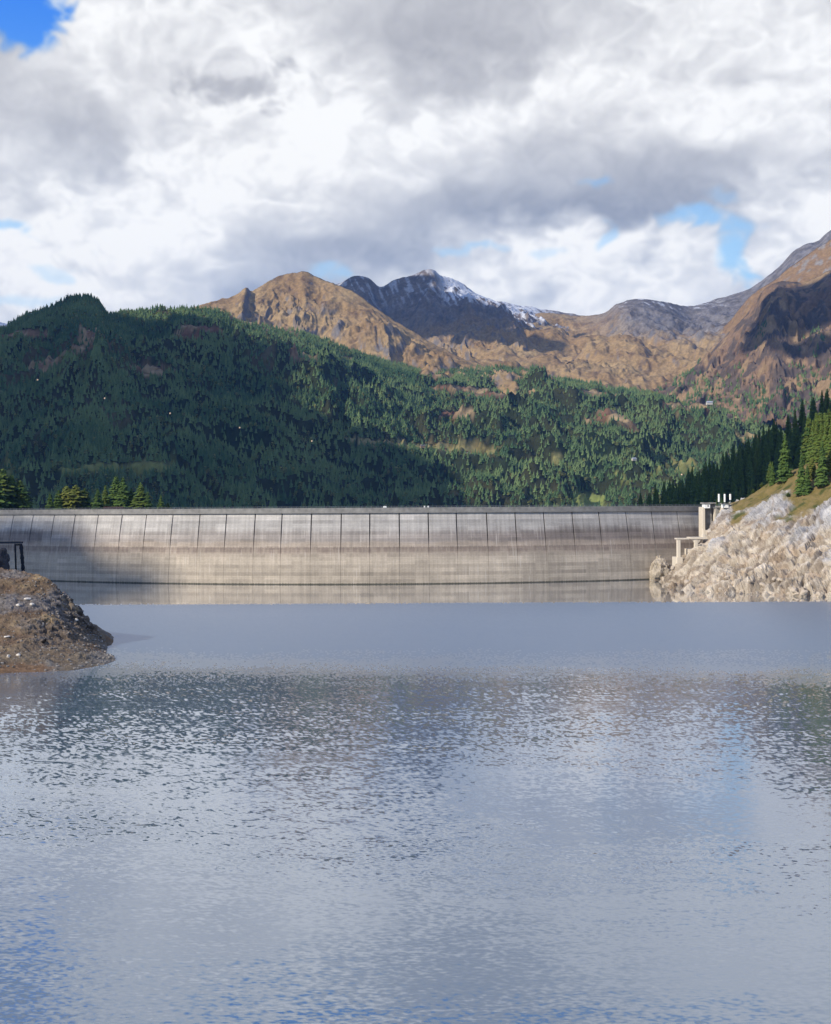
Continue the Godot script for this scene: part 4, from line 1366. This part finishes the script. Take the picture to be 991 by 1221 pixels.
func build_structures() -> void:
	var conc: Material = mats.concrete
	var pale := flat(Color(0.80, 0.76, 0.69))
	var white := flat(Color(0.90, 0.90, 0.88), 0.6)
	# --- valve tower at the right end of the crest
	var t := base("valve_tower", at(846, 636, 712))
	tag(t, "pale concrete tower with white cabin at the right end of the dam", "tower")
	block_at(837.5, 604.5, 841, 640, 710, 9.0, t, "side_wall", pale, 0.2)
	block_at(841, 606, 849, 632, 712.5, 7.0, t, "tower_shaft", conc, 0.2)
	block_at(849, 606, 853.8, 622, 715, 5.0, t, "tower_shaft", conc)
	block_at(851.5, 604, 854.2, 634, 711, 6.0, t, "side_wall", pale, 0.2)
	block_at(840, 600.6, 847, 606, 709, 6.0, t, "cabin", white, 0.15)
	block_at(847, 600.6, 853, 606, 710.5, 4.5, t, "cabin", conc, 0.15)
	block_at(838.8, 599, 854.2, 600.7, 708.4, 8.0, t, "cabin_roof", conc)
	block_at(843.8, 602.2, 845, 604.2, 708.95, 0.06, t, "window", flat(Color(0.2, 0.2, 0.22), 0.3))
	block_at(838, 632, 851, 641, 708.5, 8.0, t, "plinth", pale, 0.4)
	# --- white hut with vent pipes
	var h := base("gate_hut", at(866, 612, 700))
	tag(h, "white gate hut on a thin wall beside the shrub at the dam end", "hut")
	block_at(862, 601, 869, 605.6, 699, 4.5, h, "cabin", white, 0.12)
	block_at(861, 605.6, 863.4, 617, 700, 6.0, h, "support_wall", pale, 0.15)
	block_at(854.5, 603.2, 862, 605.2, 703, 4.0, h, "bridge_deck", conc)
	block_at(861, 599.8, 871, 600.8, 698.4, 5.4, h, "roof_slab", conc)
	block_at(855, 605.2, 861, 626, 706, 3.0, h, "back_wall", conc)
	for q in [[857.4, 589, 598.4, "left of the three white vent pipes over the hut"], [864.3, 589, 598.6, "middle of the three white vent pipes over the hut"], [870.9, 589, 596, "right of the three white vent pipes over the hut"]]:
		var pp := base("vent_pipe", at(q[0], q[2] + 2.4, 697))
		tag(pp, q[3], "pipe", "white vent pipes at the dam end")
		var st := tool()
		var ln: float = (q[2] - q[1]) / FOCAL * 697.0
		var foot: float = 2.4 / FOCAL * 697.0
		tube(st, Vector3(0, foot, 0), Vector3(0, foot + ln, 0), 0.56, 0.56, 12)
		put(done(st), "pipe_sleeve", white, pp)
		st = tool()
		tube(st, Vector3(0, -0.9, 0), Vector3(0, foot + 0.1, 0), 0.16, 0.16, 8)
		put(done(st), "pipe_post", flat(Color(0.4, 0.45, 0.47)), pp)
	# --- intake frame on the rocks
	var f := base("intake_frame", at(822, 676, 694))
	tag(f, "open concrete intake frame with two columns on the rocks below the tower", "intake")
	block_at(807.6, 643, 811.9, 666, 680, 2.4, f, "column", pale, 0.25)
	block_at(828.4, 643, 832.6, 674, 680, 2.4, f, "column", pale, 0.25)
	block_at(807, 641.6, 822, 643.2, 679.6, 6.0, f, "slab", pale)
	block_at(823, 640.4, 843, 642.9, 679.6, 9.0, f, "slab", pale)
	block_at(806.8, 664.5, 815, 684, 679, 12.0, f, "footing", pale, 0.4)
	block_at(820, 654.5, 829, 676, 683, 8.0, f, "block", pale, 0.3)
	block_at(837.5, 637, 842, 640.6, 680, 3.0, f, "block", pale, 0.3)
	var st2 := tool()
	var a := at(828.8, 648.5, 680.2) - f.position
	for s in [-1.0, 1.0]:
		var x0 := a.x + (0.0 if s < 0 else 1.55)
		var o := PackedVector2Array([Vector2(x0, a.y), Vector2(x0, a.y + 2.4), Vector2(x0 + s * 1.7, a.y + 2.4)])
		for z in [0.0, -1.6]:
			for k in 3: st2.add_vertex(Vector3(o[k].x, o[k].y, a.z + z))
		for e in [[0, 2]]:
			for q in [[0, 0.0], [2, 0.0], [2, -1.6], [0, 0.0], [2, -1.6], [0, -1.6]]:
				st2.add_vertex(Vector3(o[q[0]].x, o[q[0]].y, a.z + q[1]))
	put(done(st2), "bracket", pale, f)

	# --- dark jetty frame at the left edge
	var j := base("jetty_frame", at(10, 690, 640))
	tag(j, "dark gantry deck on ragged posts at the left edge before the dam", "gantry")
	var dark := flat(Color(0.22, 0.22, 0.23))
	var black := flat(Color(0.10, 0.10, 0.105))
	block_at(-60, 646, 24, 648.6, 640, 5.0, j, "deck", dark)
	block_at(-60, 645.6, 24.2, 646.3, 639.5, 0.3, j, "rail", black)
	for q in [[18, 648.6, 19.4, 690, 0.5, 0.45], [25, 648.4, 28.4, 690, 0.75, 1.05]]:
		st2 = tool()
		var n := 7
		for k in n:
			var y0 := lerpf(q[1], q[3], float(k) / n)
			var y1 := lerpf(q[1], q[3], float(k + 1) / n)
			tube(st2, at(q[0] + (q[2] - q[0]) * k / n, y0, 638) - j.position, at(q[0] + (q[2] - q[0]) * (k + 1) / n, y1, 638) - j.position, q[4] * (0.85 + 0.3 * (k % 2)), q[5] * (1.1 - 0.25 * (k % 2)), 7)
		put(done(st2), "post", black, j)
	block_at(18, 648.6, 26, 650.6, 637.8, 1.0, j, "beam", black)
	lump("dark_rock", at(3, 672, 620), Vector3(3.6, 7.5, 3.0), 901, Color(0.06, 0.055, 0.055), "dark jagged rock under the gantry at the left edge")

	# --- hut behind the crest
	var hut := base("wooden_hut", at(136, 614, 790))
	tag(hut, "low brown roofed hut peeping over the dam crest among the trees", "hut")
	st2 = tool()
	box(st2, Vector3(-5.5, -3.0, -2.5), Vector3(5.5, 4.2, 2.5))
	put(done(st2), "wall", flat(Color(0.52, 0.42, 0.30)), hut)
	st2 = tool()
	for s in [-1.0, 1.0]:
		for q in [Vector3(-6.4, 4.1, 3.2 * s), Vector3(6.4, 4.1, 3.2 * s), Vector3(6.4, 5.3, 0), Vector3(-6.4, 4.1, 3.2 * s), Vector3(6.4, 5.3, 0), Vector3(-6.4, 5.3, 0)]:
			st2.add_vertex(q)
		for q in [Vector3(6.0 * s, 4.15, 2.5), Vector3(6.0 * s, 4.15, -2.5), Vector3(6.0 * s, 5.2, 0)]: st2.add_vertex(q)
	put(done(st2), "roof", flat(Color(0.20, 0.13, 0.10)), hut)

	# --- unidentified small white objects on the crest, drawn as capped posts
	for q in [[459, 606.2, "wide white object showing above the dam parapet"], [507, 605.9, "left of two small white objects above the dam parapet"], [511.5, 605.9, "right of two small white objects above the dam parapet"]]:
		var th := dam_angle(q[0])
		var o := base("white_object", on_arc(th, face_r(38.0) - 4.0, 39.5), th)
		tag(o, q[2], "object", "white objects on the dam crest")
		var wide := 1.0 if q[0] < 480 else 0.42
		st2 = tool()
		box(st2, Vector3(-wide, 0, -wide * 0.6), Vector3(wide, 2.3, wide * 0.6), 0.1)
		put(done(st2), "post", white, o)
		st2 = tool()
		box(st2, Vector3(-wide * 0.8, 2.3, -wide * 0.5), Vector3(wide * 0.8, 2.6, wide * 0.5), 0.15)
		put(done(st2), "cap", white, o)

	# --- chalets in the clearings
	var walls := [flat(Color(0.78, 0.76, 0.72)), flat(Color(0.55, 0.47, 0.38)), flat(Color(0.70, 0.68, 0.64))]
	var roofs := [flat(Color(0.42, 0.40, 0.40)), flat(Color(0.62, 0.64, 0.68)), flat(Color(0.30, 0.24, 0.21))]
	for q in [[506, 533, 4.8, 1, 0, 0.3, "pale chalet with grey roof at the left of the hillside clearing"], [523, 537, 3.8, 0, 1, -0.2, "small pale roofed chalet right of the grey roofed one"], [530, 535, 3.6, 1, 2, 0.9, "dark roofed barn beside the small chalet"], [560, 539, 6.0, 0, 2, 0.1, "long low barn at the right end of the hillside clearing"], [845, 481, 7.5, 0, 1, 0.1, "white alpine inn alone on the open slope at the right"], [757, 548, 4.2, 2, 1, 0.4, "small white house among the trees left of the bare slide"]]:
		var g := ground_at("wooded_massif", q[0], q[1])
		var c := base("chalet", g, q[5])
		tag(c, q[6], "house", "houses on the wooded slope")
		var s: float = q[2]
		st2 = tool()
		box(st2, Vector3(-s, -2.0, -s * 0.6), Vector3(s, s * 0.55, s * 0.6))
		put(done(st2), "wall", walls[q[3] % 3], c)
		st2 = tool()
		for e in [-1.0, 1.0]:
			for z in [Vector3(-s * 1.1, s * 0.5, s * 0.75 * e), Vector3(s * 1.1, s * 0.5, s * 0.75 * e), Vector3(s * 1.1, s, 0), Vector3(-s * 1.1, s * 0.5, s * 0.75 * e), Vector3(s * 1.1, s, 0), Vector3(-s * 1.1, s, 0)]:
				st2.add_vertex(z)
			for z in [Vector3(s * e, s * 0.5, s * 0.6), Vector3(s * e, s * 0.5, -s * 0.6), Vector3(s * e, s * 0.95, 0)]: st2.add_vertex(z)
		put(done(st2), "roof", roofs[q[4] % 3], c)

	# --- aerial cable with pale warning balls
	var line := base("aerial_cable", at(-200, 370, 900))
	tag(line, "thin aerial cable with pale warning balls across the shaded mountain", "cable")
	var balls := [[45, 453], [125, 475], [203, 493], [286, 510], [372, 526], [813, 566]]
	var way := [[-200, 370], [-60, 420], [45, 453], [125, 475], [203, 493], [286, 510], [372, 526], [480, 542], [600, 555], [700, 562], [813, 566], [930, 563], [1060, 553]]
	st2 = tool()
	for k in way.size() - 1:
		tube(st2, at(way[k][0], way[k][1], 900) - line.position, at(way[k + 1][0], way[k + 1][1], 900) - line.position, 0.012, 0.012, 4)
	put(done(st2), "cable", flat(Color(0.2, 0.2, 0.2)), line)
	for q in balls:
		var s := SphereMesh.new()
		s.radius = 0.62
		s.height = 1.24
		s.radial_segments = 12
		s.rings = 6
		var o := put(s, "warning_ball", flat(Color(0.93, 0.80, 0.66)), line)
		o.position = at(q[0], q[1], 900) - line.position
